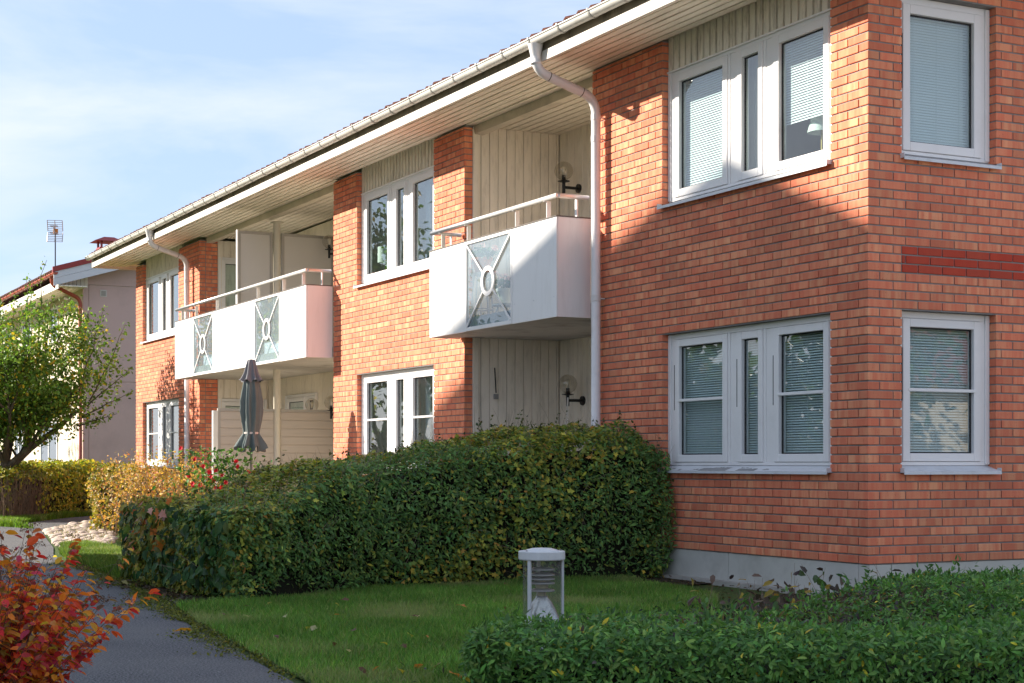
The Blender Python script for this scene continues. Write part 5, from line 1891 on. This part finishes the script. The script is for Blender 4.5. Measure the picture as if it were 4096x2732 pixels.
rs = np.random.default_rng(77)
GC = [(.120, .270, .040), (.155, .320, .048), (.090, .205, .034), (.30, .34, .10), (.22, .33, .06)]
GW = (4, 4, 3, 1.3, 1.8)
LAWN = [(5.0, -6.22), (2.71, -5.93), (1.0, -5.74), (-.55, -5.56), (-1.9, -5.36), (-2.05, -4.9), (-2.85, -3.3), (-3.1, -1.8), (-3.2, -.5), (-.9, -.9), (1.0, -2.2), (3.0, -4.2), (4.7, -6.0)]
o = grass('grass', LAWN, 125000, .055, GC, GW, rs)
tag(o, 'short green lawn grass in the shade beside the path', 'grass', kind='stuff')
sheet('lawn', LAWN, .008, M['turf'])
o = grass('lit_grass', [(-5.2, -5.02), (-6.6, -4.9), (-8.2, -4.84), (-10.2, -4.58), (-11.7, -4.25), (-11.9, -3.9), (-9.5, -3.6), (-6.9, -3.6), (-6.7, -4.55)], 38000, .085, [(.12, .21, .03), (.16, .25, .03), (.09, .16, .025), (.22, .24, .05)], (4, 3, 3, 1), rs, .006)
tag(o, 'sunlit grass patch between the cobbles and the tall hedge', 'grass', kind='stuff')
o = grass('verge_grass', [(-18.6, -3.3), (-20.1, -3.55), (-21.4, -2.98), (-24.0, -1.68), (-27.6, .55), (-28.6, .2), (-25.5, -2.0), (-22.4, -3.4), (-21, -4.0)], 30000, .10, [(.12, .22, .02), (.17, .28, .025), (.09, .17, .02)], (4, 3, 3), rs, .010)
tag(o, 'bright grass verge below the yellow-green hedge', 'grass', kind='stuff')
# moss along the path edge
mo = []
mz = np.array(PATH_R[2:9])
seg = rs.integers(0, len(mz) - 1, 16000)
t_ = rs.random(16000)
pm = mz[seg] + (mz[seg + 1] - mz[seg]) * t_[:, None]
wdt = .10 + .07 * np.sin(pm[:, 0] * 2.1) + .05 * np.sin(pm[:, 0] * 5.3 + 1)
pm[:, 1] += rs.normal(0, 1, 16000) * np.abs(wdt) * .75 + .02
kp = pm[:, 0] < 1.2 + rs.normal(0, 1.2, 16000)
pm = pm[kp]
k = len(pm)
pos = np.concatenate([pm, rs.uniform(.004, .022, (k, 1))], 1)
v, f, idx = leaves('quad', pos, rs.normal(0, .6, (k, 3)) + np.array([0, 0, 1]), rs.uniform(.012, .03, k), rs)
ms_ = mkfoliage('moss', [(v, f, palette(k, rs, [(.16, .17, .02), (.10, .12, .018), (.22, .20, .03), (.06, .07, .02)], (4, 4, 1.5, 2))[idx])], M['soft_leaf'], None)
tag(ms_, 'yellow-green moss along the asphalt edge by the tall hedge', 'moss', kind='stuff')
# leaf litter at the foot of the hedge
k = 1500
lx2 = np.concatenate([rs.uniform(-4.9, -2.0, 500), rs.uniform(-3.1, -2.0, 500), rs.uniform(-3.0, 3.0, 500)])
ly2 = np.concatenate([-5.12 + rs.normal(0, .10, 500), rs.uniform(-5.0, -.2, 500), rs.uniform(-1.2, -.15, 500)])
v, f, idx = leaves('oval', np.stack([lx2, ly2, rs.uniform(.012, .03, k)], 1), rs.normal(0, .35, (k, 3)) + np.array([0, 0, 1]), rs.uniform(.02, .05, k), rs)
lt = mkfoliage('leaf_litter', [(v, f, palette(k, rs, [(.07, .045, .028), (.12, .08, .045), (.05, .05, .02), (.20, .12, .05)], (4, 3, 3, 1))[idx])], M['soft_leaf'], None)
tag(lt, 'brown leaf litter and bare soil at the foot of the hedge', 'litter', kind='stuff')

# ------------------------------------------------------------------ cobbled strip
COB = [(-11.6, -4.22), (-13.0, -4.05), (-15.0, -3.72), (-16.9, -3.42), (-18.6, -2.95), (-20.6, -2.05), (-22.6, -1.05), (-21.2, -.85), (-18.5, -1.9), (-15.5, -2.7), (-12.6, -3.35), (-11.5, -3.75)]
cs = sheet('cobbled_strip', COB, .006, M['soil'])
stones = []
for i in range(40):
    ico = MB()
    r3 = np.random.default_rng(900 + i)
    n1, n2 = 9, 4
    prof = [(1.0, -.3), (1.0, .1), (.8, .62), (.42, .92), (.0001, 1.0)]
    ph = r3.uniform(0, 6, 3)
    ico.lathe(prof, (0, 0, 0), n1, lambda t, k: 1 + .16 * math.sin(2 * t + ph[0]) + .10 * math.sin(3 * t + ph[1]))
    me = bpy.data.meshes.new('cobble')
    me.from_pydata(ico.v, [], ico.f)
    me.shade_smooth()
    tint = [M['stone']]
    me.materials.append(M['stone'])
    stones.append(me)
r3 = np.random.default_rng(12)
placed = []
grid = {}
tries = 0
while len(placed) < 900 and tries < 30000:
    tries += 1
    x, y = r3.uniform(-22.6, -11.5), r3.uniform(-4.25, -.9)
    if not in_poly(np.array([x]), np.array([y]), COB)[0]: continue
    s = r3.uniform(.055, .105)
    gk = (int(x / .25), int(y / .25))
    if any((x - a) ** 2 + (y - b) ** 2 < (s + c_) ** 2 * .78 for i in (-1, 0, 1) for j in (-1, 0, 1) for a, b, c_ in grid.get((gk[0] + i, gk[1] + j), ())): continue
    grid.setdefault(gk, []).append((x, y, s))
    placed.append((x, y, s))
placed.sort(key=lambda q: -(q[2] / math.hypot(q[0] - 10.86, q[1] + 8.85) ** 1.5))
CV, CF, cb_ = [], [], 0
for i, (x, y, s) in enumerate(placed):
    sc3 = (s * 1.15, s * .95, s * r3.uniform(.35, .6))
    rz_ = r3.uniform(0, 6.28)
    if i < 298:
        o = bpy.data.objects.new('cobble', stones[i % 40])
        o.location = (x, y, .010)
        o.scale = sc3
        o.rotation_euler = (r3.normal(0, .08), r3.normal(0, .08), rz_)
        COL.objects.link(o)
        set_parent(o, cs)
    else:
        vv = np.array([v.co[:] for v in stones[i % 40].vertices]) * np.array(sc3)
        c2, s2 = math.cos(rz_), math.sin(rz_)
        CV.append(np.stack([vv[:, 0] * c2 - vv[:, 1] * s2 + x, vv[:, 0] * s2 + vv[:, 1] * c2 + y, vv[:, 2] + .010], 1))
        CF.append(np.array([p.vertices[:] for p in stones[i % 40].polygons]) + cb_)
        cb_ += len(vv)
if CV:
    np_mesh('cobbles_beyond', np.concatenate(CV), np.concatenate(CF), M['stone'], cs, kind='stuff', smooth=True)
k = 1800
q = np.stack([r3.uniform(-22.6, -11.5, k * 3), r3.uniform(-4.3, -.9, k * 3)], 1)
q = q[in_poly(q[:, 0], q[:, 1], COB)][:k]
o = None
grass('cobble_weeds', COB, 2600, .05, [(.18, .19, .05), (.25, .20, .08), (.12, .15, .04)], (2, 2, 2), r3, .006)
tag(bpy.data.objects['cobble_weeds'], 'dry grass growing between the cobbles', 'grass', kind='stuff')

# ------------------------------------------------------------------ fallen leaves
FL = [(-.52, -3.55, 'orange', .075), (2.72, -5.28, 'orange', .07), (3.12, -5.29, 'orange', .10), (2.74, -5.17, 'pink', .05), (.67, -5.12, 'pale', .075), (.53, -5.14, 'yellow', .06), (.91, -4.95, 'brown', .05), (2.7, -5.51, 'orange', .045),
      (2.7, -5.63, 'brown', .045), (2.89, -5.47, 'yellow', .04), (-2.5, -2.15, 'brown', .08), (-.02, -5.76, 'gold', .10), (-4.3, -5.2, 'pale', .10), (-8.62, -4.98, 'yellow', .05), (1.5, -5.31, 'brown', .04), (-.3, -5.01, 'pale', .04),
      (-1.2, -5.02, 'brown', .04), (1.37, -4.65, 'orange', .035), (1.81, -5.0, 'brown', .04), (.94, -5.5, 'brown', .04)]
LCOL = {'orange': (.60, .20, .04), 'pink': (.55, .26, .16), 'pale': (.60, .52, .28), 'yellow': (.55, .42, .05), 'brown': (.16, .08, .04), 'gold': (.70, .30, .02)}
r9 = np.random.default_rng(15)
for _ in range(26):
    FL.append((float(r9.uniform(-1.5, 3.6)), 0.0, ['brown', 'brown', 'orange', 'pale', 'yellow'][int(r9.integers(0, 5))], float(r9.uniform(.03, .06))))
    FL[-1] = (FL[-1][0], float(r9.uniform(-5.5 + .06 * FL[-1][0] * 0, -2.2 - .75 * max(0, FL[-1][0]))), FL[-1][2], FL[-1][3])
special = {0: 'crumpled pale orange leaf on the lawn left of the bollard lamp', 2: 'bright orange leaf on the lawn nearest the low hedge corner', 4: 'curled pale leaf on the middle of the lawn', 5: 'small yellow leaf beside the curled pale one on the lawn',
           10: 'brown leaf at the foot of the tall hedge', 11: 'golden leaf lying on the asphalt beside the lawn edge', 12: 'pale leaf on the moss in front of the tall hedge', 13: 'yellow leaf at the edge of the sunlit path',
           1: 'orange leaf on the lawn a little above the bright orange one', 3: 'pinkish leaf on the lawn near the low hedge', 6: 'brownish orange leaf right of the pale leaves on the lawn'}
r3 = np.random.default_rng(4)
for i, (x, y, cn, s) in enumerate(FL):
    on_path = cn == 'gold'
    pos = np.array([[x, y, .008 if on_path else .062]])
    s = s * 1.25
    v, f, idx = leaves('lobed' if i % 3 == 0 else 'oval', pos, np.array([[r3.normal(0, .4), r3.normal(0, .4), 1.]]), s, r3, None, .35)
    o = np_mesh('fallen_leaf', v, f, M['soft_leaf'], None, col=np.tile(np.array(LCOL[cn]) * r3.uniform(.85, 1.15), (len(v), 1)))
    if i in special: tag(o, special[i], 'leaf', 'fallen leaves')
    else: tag(o, 'tiny dry ' + {'orange': 'orange', 'pink': 'pink', 'pale': 'pale', 'yellow': 'yellow', 'brown': 'brown', 'gold': 'golden'}[cn] + ' leaf scattered on the shaded lawn', 'leaf', 'fallen leaves')

# ================================================================== STREET AND BALCONY FURNITURE
# bollard lamp
BO = empty('bollard_lamp', (3.437, -4.915, 0), 'grey garden bollard lamp with a clear cylinder behind the low hedge', 'lamp')
bx, by_ = 3.437, -4.915
MB().lathe([(.0001, -.0), (.088, 0), (.088, .355), (.0001, .355)], (bx, by_, 0), 24).build('post', M['bollard'], BO)
MB().lathe([(.098, .36), (.098, .665)], (bx, by_, 0), 32).build('clear_cylinder', M['bollard_glass'], BO, smooth=True)
cap = MB().lathe([(.0001, .655), (.117, .655), (.120, .66), (.120, .696), (.117, .700), (.085, .701), (.08, .706), (.05, .714), (.0001, .717)], (bx, by_, 0), 36).build('cap', M['bollard'], BO)
MB().lathe([(.090, .356), (.072, .40), (.050, .44), (.032, .46), (.030, .47), (.0001, .47)], (bx, by_, 0), 28).build('reflector_cone', M['reflector'], BO, smooth=True)
MB().lathe([(.022, .47), (.022, .49), (.030, .505), (.038, .535), (.040, .56), (.0001, .56)], (bx, by_, 0), 20).build('lamp_socket', M['socket'], BO)
for z in (.497, .535, .556, .577, .605):
    MB().lathe([(.028, z + .006), (.066, z - .004), (.068, z - .002), (.066, z + .004), (.03, z + .012)], (bx, by_, 0), 24).build('louvre', M['louvre'], BO)
fwd = math.atan2(-8.8545 - by_, 10.8574 - bx)
for a in (fwd - .62, fwd + 1.62, fwd + 3.3):
    cx_, cy_ = bx + .107 * math.cos(a), by_ + .107 * math.sin(a)
    m = MB()
    ux, uy = -math.sin(a), math.cos(a)
    nx_, ny_ = math.cos(a), math.sin(a)
    poly = [(cx_ + ux * s1 * .009 + nx_ * s2 * .007, cy_ + uy * s1 * .009 + ny_ * s2 * .007) for s1, s2 in ((-1, -1), (1, -1), (1, 1), (-1, 1))]
    m.prism(poly, .02, .656)
    m.build('rib', M['bollard'], BO, bevel=.002)
for a in (fwd - .9, fwd + 1.7):
    MB().lathe([(.006, 0), (.006, .006), (.0001, .006)], (bx + .098 * math.cos(a), by_ + .098 * math.sin(a), .6995), 8).build('cap_screw', M['louvre'], BO)

# parasol
UX, UY = -12.755, -1.242
UM = empty('closed_parasol', (UX, UY, 0), 'closed grey-green parasol tied with a pale strap on the patio', 'parasol')
MB().tube([(UX, UY, 0), (UX, UY, 1.50)], .022, 12).tube([(UX, UY, 2.6), (UX, UY, 2.69)], .025, 10).build('pole', simple('pole_metal', (.20, .20, .21), .4, .4, bump=0), UM, smooth=True)
MB().lathe([(.0001, .0), (.24, 0), (.24, .05), (.05, .07), (.05, .25), (.0001, .25)], (UX, UY, 0), 24).build('base', M['concrete'], UM)
pw = lambda amp, ph=0: (lambda t, i: 1 + amp[min(i, len(amp) - 1)] * (math.sin(8 * t + ph) + .35 * math.sin(16 * t + .8 * i)))
prof = [(.085, 2.50), (.105, 2.42), (.130, 2.25), (.148, 2.08), (.152, 1.92), (.142, 1.78), (.126, 1.66), (.120, 1.60), (.135, 1.55), (.185, 1.43), (.19, 1.36)]
amp = [.05, .08, .13, .17, .17, .13, .08, .08, .20, .26, .30]
cn = MB()
nA = 72
vs, fs = [], []
for i, (r, z) in enumerate(prof):
    for k in range(nA):
        t = 2 * math.pi * k / nA
        rr = r * (1 + amp[i] * (math.sin(8 * t + .15 * i) + .55 * math.sin(13 * t + i * .35) + .45 * math.sin(21 * t - .2 * i)) * .85)
        zz = z + (.045 * math.sin(8 * t + .5) if i == len(prof) - 1 else 0)
        vs.append((UX + rr * math.cos(t), UY + rr * math.sin(t), zz))
for i in range(len(prof) - 1):
    for k in range(nA):
        fs.append((i * nA + k, i * nA + (k + 1) % nA, (i + 1) * nA + (k + 1) % nA, (i + 1) * nA + k))
cn.add(vs, fs)
cn.build('canopy', M['fabric'], UM, smooth=True)
vs, fs = [], []
prof = [(.0001, 2.71), (.055, 2.70), (.075, 2.62), (.10, 2.50), (.135, 2.41), (.150, 2.38)]
for i, (r, z) in enumerate(prof):
    for k in range(nA):
        t = 2 * math.pi * k / nA
        a_ = .02 + .05 * i
        rr = r * (1 + a_ * (math.sin(8 * t + 1) + .4 * math.sin(12 * t)))
        zz = z + (.02 * math.sin(8 * t + 1.4) if i == len(prof) - 1 else 0)
        vs.append((UX + rr * math.cos(t), UY + rr * math.sin(t), zz))
for i in range(len(prof) - 1):
    for k in range(nA):
        fs.append((i * nA + k, i * nA + (k + 1) % nA, (i + 1) * nA + (k + 1) % nA, (i + 1) * nA + k))
MB().add(vs, fs).build('vent_cap', M['fabric_top'], UM, smooth=True)
MB().lathe([(.118, 1.585), (.124, 1.59), (.124, 1.612), (.118, 1.618)], (UX, UY, 0), 30).build('tie_strap', M['strap'], UM)


# globe wall lamps
def globe_lamp(gx, gyy, gz_, wy, label):
    e = empty('globe_wall_lamp', (gx, wy, gz_ - .2), label, 'lamp', 'globe wall lamps')
    r = .122
    n1, n2 = 28, 16
    prof = [(max(.0001, r * math.sin(math.pi * i / n2)), -r * math.cos(math.pi * i / n2)) for i in range(1, n2 + 1)]
    MB().lathe(prof, (gx, gyy, gz_), n1).build('globe', M['globe'], e, smooth=True)
    MB().lathe([(.0001, -.03), (.075, -.012), (.078, -.006), (.03, .002), (.024, .03), (.024, .07), (.0001, .07)], (gx, gyy, gz_ - r), 20).build('globe_holder', M['black'], e)
    MB().lathe([(.0001, -.16), (.022, -.16), (.022, -.02), (.0001, -.02)], (gx, gyy, gz_ - r), 14).build('stem', M['black'], e)
    MB().tube([(gx, gyy, gz_ - r - .085), (gx, wy - .012, gz_ - r - .085)], .019, 12).build('arm', M['black'], e)
    MB().tube([(gx, wy - .026, gz_ - r - .085), (gx, wy, gz_ - r - .085)], .058, 20).build('wall_plate', M['black'], e)
    MB().lathe([(.0001, -.05), (.018, -.045), (.016, -.01), (.03, .025), (.026, .05), (.0001, .062)], (gx, gyy, gz_ + .0), 12).build('bulb', M['cream_pot'], e, smooth=True)
    return e


globe_lamp(-7.39, 1.15, 4.865, 1.376, 'clear globe wall lamp above the single balcony')
gl_ = globe_lamp(-7.285, 1.15, 2.153, 1.376, 'clear globe wall lamp under the single balcony with hanging cord')
globe_lamp(-15.75, 1.12, 4.973, 1.376, 'clear globe wall lamp on the upper double balcony')
globe_lamp(-16.62, 1.12, 2.185, 1.376, 'clear globe wall lamp behind the board fence, the left of two')
globe_lamp(-15.653, 1.12, 2.196, 1.376, 'clear globe wall lamp behind the board fence, the right of two')
for dx in (.02, .07):
    MB().tube([(-7.26 + dx * .3, 1.13, 1.98), (-7.27 + dx, 1.10, 1.6), (-7.26 + dx * 1.6, 1.12, 1.2)], .006, 6).build('hanging_cord', M['white'], gl_)
# thermometer-like rod on the cladding
TH = empty('wall_hook', (-7.9, .43, 2.0), 'slim dark rod with a small box on the cladding under the single balcony', 'hook')
MB().tube([(-7.885, .415, 2.37), (-7.885, .435, 2.05)], .009, 6).build('rod', M['black'], TH)
MB().box(-7.907, -7.872, .41, .465, 1.97, 2.035).build('box', M['louvre'], TH)


# potted geraniums on the single balcony
def pot_plant(x, y, z, r, h, mat, fl, label, rs, ncl=6, leafc=((.05, .12, .05), (.08, .16, .07), (.035, .085, .04)), spread=1.5, flower_cols=((.75, .42, .45), (.80, .55, .58))):
    e = empty('potted_geranium', (x, y, z), label, 'plant')
    MB().lathe([(.0001, 0), (r * .68, 0), (r * .92, h * .8), (r * 1.03, h * .8), (r * 1.06, h), (r * .93, h), (r * .86, h * .86), (.0001, h * .86)], (x, y, z), 24).build('pot', mat, e)
    k = 150
    pos = np.array([x, y, z + h + .06]) + rs.normal(0, 1, (k, 3)) * np.array([r * spread * .5, r * spread * .5, .035])
    v, f, idx = leaves('oval', pos, rs.normal(0, .5, (k, 3)) + np.array([.2, -.3, .7]), rs.uniform(.045, .075, k), rs, None, .1)
    mkfoliage('foliage', [(v, f, palette(k, rs, leafc, (1, 1, 1))[idx])], M['leaf'], e)
    for i in range(ncl):
        c_ = np.array([x, y, z + h]) + np.array([rs.normal(0, r * .7), rs.normal(0, r * .7), rs.uniform(.10, .19)])
        MB().tube([(x + (c_[0] - x) * .4, y + (c_[1] - y) * .4, z + h * .9), tuple(c_)], .004, 5).build('stalk', M['twig'], e)
        k = 26
        d = rs.normal(size=(k, 3)); d /= np.linalg.norm(d, axis=1, keepdims=True)
        v, f, idx = leaves('oval', c_ + d * .028, d, rs.uniform(.022, .034, k), rs)
        np_mesh('flower_head', v, f, M['petal'], e, col=palette(k, rs, flower_cols, [1] * len(flower_cols), .1)[idx])
    return e


rs = np.random.default_rng(88)
SLZ = 2.60 + B
pot_plant(-7.36, -.02, 3.50, .125, .19, M['terracotta'], 1, 'terracotta pot of geraniums on a stool behind the balcony glass', rs, 4)
sto = empty('bar_stool', (-7.36, -.02, SLZ), 'round grey stool under the terracotta pot on the single balcony', 'stool')
MB().lathe([(.0001, 0), (.145, 0), (.15, .01), (.15, .03), (.0001, .032)], (-7.36, -.02, 3.467), 24).build('seat', M['stool'], sto)
for a in (.6, 2.17, 3.74, 5.31):
    MB().tube([(-7.36 + .11 * math.cos(a), -.02 + .11 * math.sin(a), 3.467), (-7.36 + .17 * math.cos(a), -.02 + .17 * math.sin(a), SLZ)], .011, 8).build('leg', M['stool'], sto)
MB().tube([(-7.36 + .152 * math.cos(t), -.02 + .152 * math.sin(t), 3.05) for t in np.linspace(0, 2 * math.pi, 20)], .007, 6).build('foot_ring', M['stool'], sto)
pot_plant(-6.42, -.16, 3.03, .115, .18, M['cream_pot'], 1, 'cream pot of pink geraniums behind the balcony glass', rs, 6)
sto = empty('plant_stand', (-6.42, -.16, SLZ), 'low plant stand under the cream pot on the single balcony', 'stand')
MB().lathe([(.0001, 0), (.17, 0), (.17, .02), (.0001, .022)], (-6.42, -.16, 3.008), 24).build('top', M['stool'], sto)
for a in (.5, 2.6, 4.7):
    MB().tube([(-6.42 + .1 * math.cos(a), -.16 + .1 * math.sin(a), 3.008), (-6.42 + .14 * math.cos(a), -.16 + .14 * math.sin(a), SLZ)], .010, 8).build('leg', M['stool'], sto)

# things on the inner window ledges
for (x0, x1, z) in ((-3.2, -.52, 3.47 + B), (-11.6, -8.88, 3.47 + B)):
    lb = MB().box(x0, x1, .20, .42, z, z + .03).build('inner_sill', M['white'], BLD)
TL = empty('table_lamp', (-1.05, .33, 3.80), 'brass table lamp with pleated pale shade in the upper corner window', 'lamp')
zt_ = 3.80
MB().lathe([(.0001, 0), (.06, 0), (.06, .012), (.012, .02), (.009, .03), (.009, .42), (.0001, .42)], (-1.05, .33, zt_), 16).build('stand', M['brass'], TL)
MB().lathe([(.130, .335), (.082, .52)], (-1.05, .33, zt_), 60, lambda t, i: 1 + .02 * math.sin(30 * t)).build('shade', M['shade'], TL)
CRY = empty('crystal_cluster', (-1.2, .26, 3.80), 'purple crystal cluster beside the table lamp', 'ornament')
r3 = np.random.default_rng(6)
mcr = MB()
for i in range(34):
    c_ = Vector((-1.2 + r3.normal(0, .075), .27 + r3.normal(0, .03), 3.80))
    d = Vector((r3.normal(0, .5), r3.normal(0, .5), 1)).normalized()
    L = r3.uniform(.05, .15) * (1 - 3 * abs(c_.x + 1.2))
    mcr.tube([c_, c_ + d * max(.03, L * .75), c_ + d * max(.04, L)], [.016, .018, .002], 6)
mcr.build('crystals', M['crystal'], CRY)
TL = empty('table_lamp', (-11.24, .30, 3.80), 'dark-stemmed lamp with grey-green drum shade in the middle window', 'lamp')
MB().lathe([(.0001, 0), (.06, 0), (.06, .012), (.010, .02), (.008, .30), (.0001, .30)], (-11.24, .30, 3.80), 16).build('stand', M['black'], TL)
MB().lathe([(.115, .27), (.113, .50)], (-11.24, .30, 3.80), 32).build('shade', M['shade'], TL)
PP = empty('potted_houseplant', (-10.98, .28, 3.80), 'small green houseplant beside the drum-shaded lamp in the window', 'plant')
MB().lathe([(.0001, 0), (.05, 0), (.06, .10), (.0001, .10)], (-10.98, .28, 3.80), 16).build('pot', M['shade'], PP)
k = 60
sp_ = r3.random(k)
pos = np.stack([-10.98 - .05 * sp_ + r3.normal(0, .02, k), .27 + r3.normal(0, .02, k), 3.92 + .36 * sp_], 1)
v, f, idx = leaves('oval', pos, r3.normal(0, .5, (k, 3)) + np.array([.3, -.5, .4]), r3.uniform(.05, .09, k), r3, None, .1)
mkfoliage('foliage', [(v, f, palette(k, r3, [(.16, .28, .03), (.10, .20, .03)], (1, 1))[idx])], M['leaf'], PP)
# window-box planters on the double balcony floor
for (x, lab) in ((-17.9, 'low white planter behind the left glass panel of the double balcony'), (-14.4, 'low white planter behind the right glass panel of the double balcony')):
    o = MB().box(x - .5, x + .5, -.33, -.13, SLZ + .02, SLZ + .22).build('planter', M['panel'], None, bevel=.01)
    tag(o, lab, 'planter', 'balcony planters')
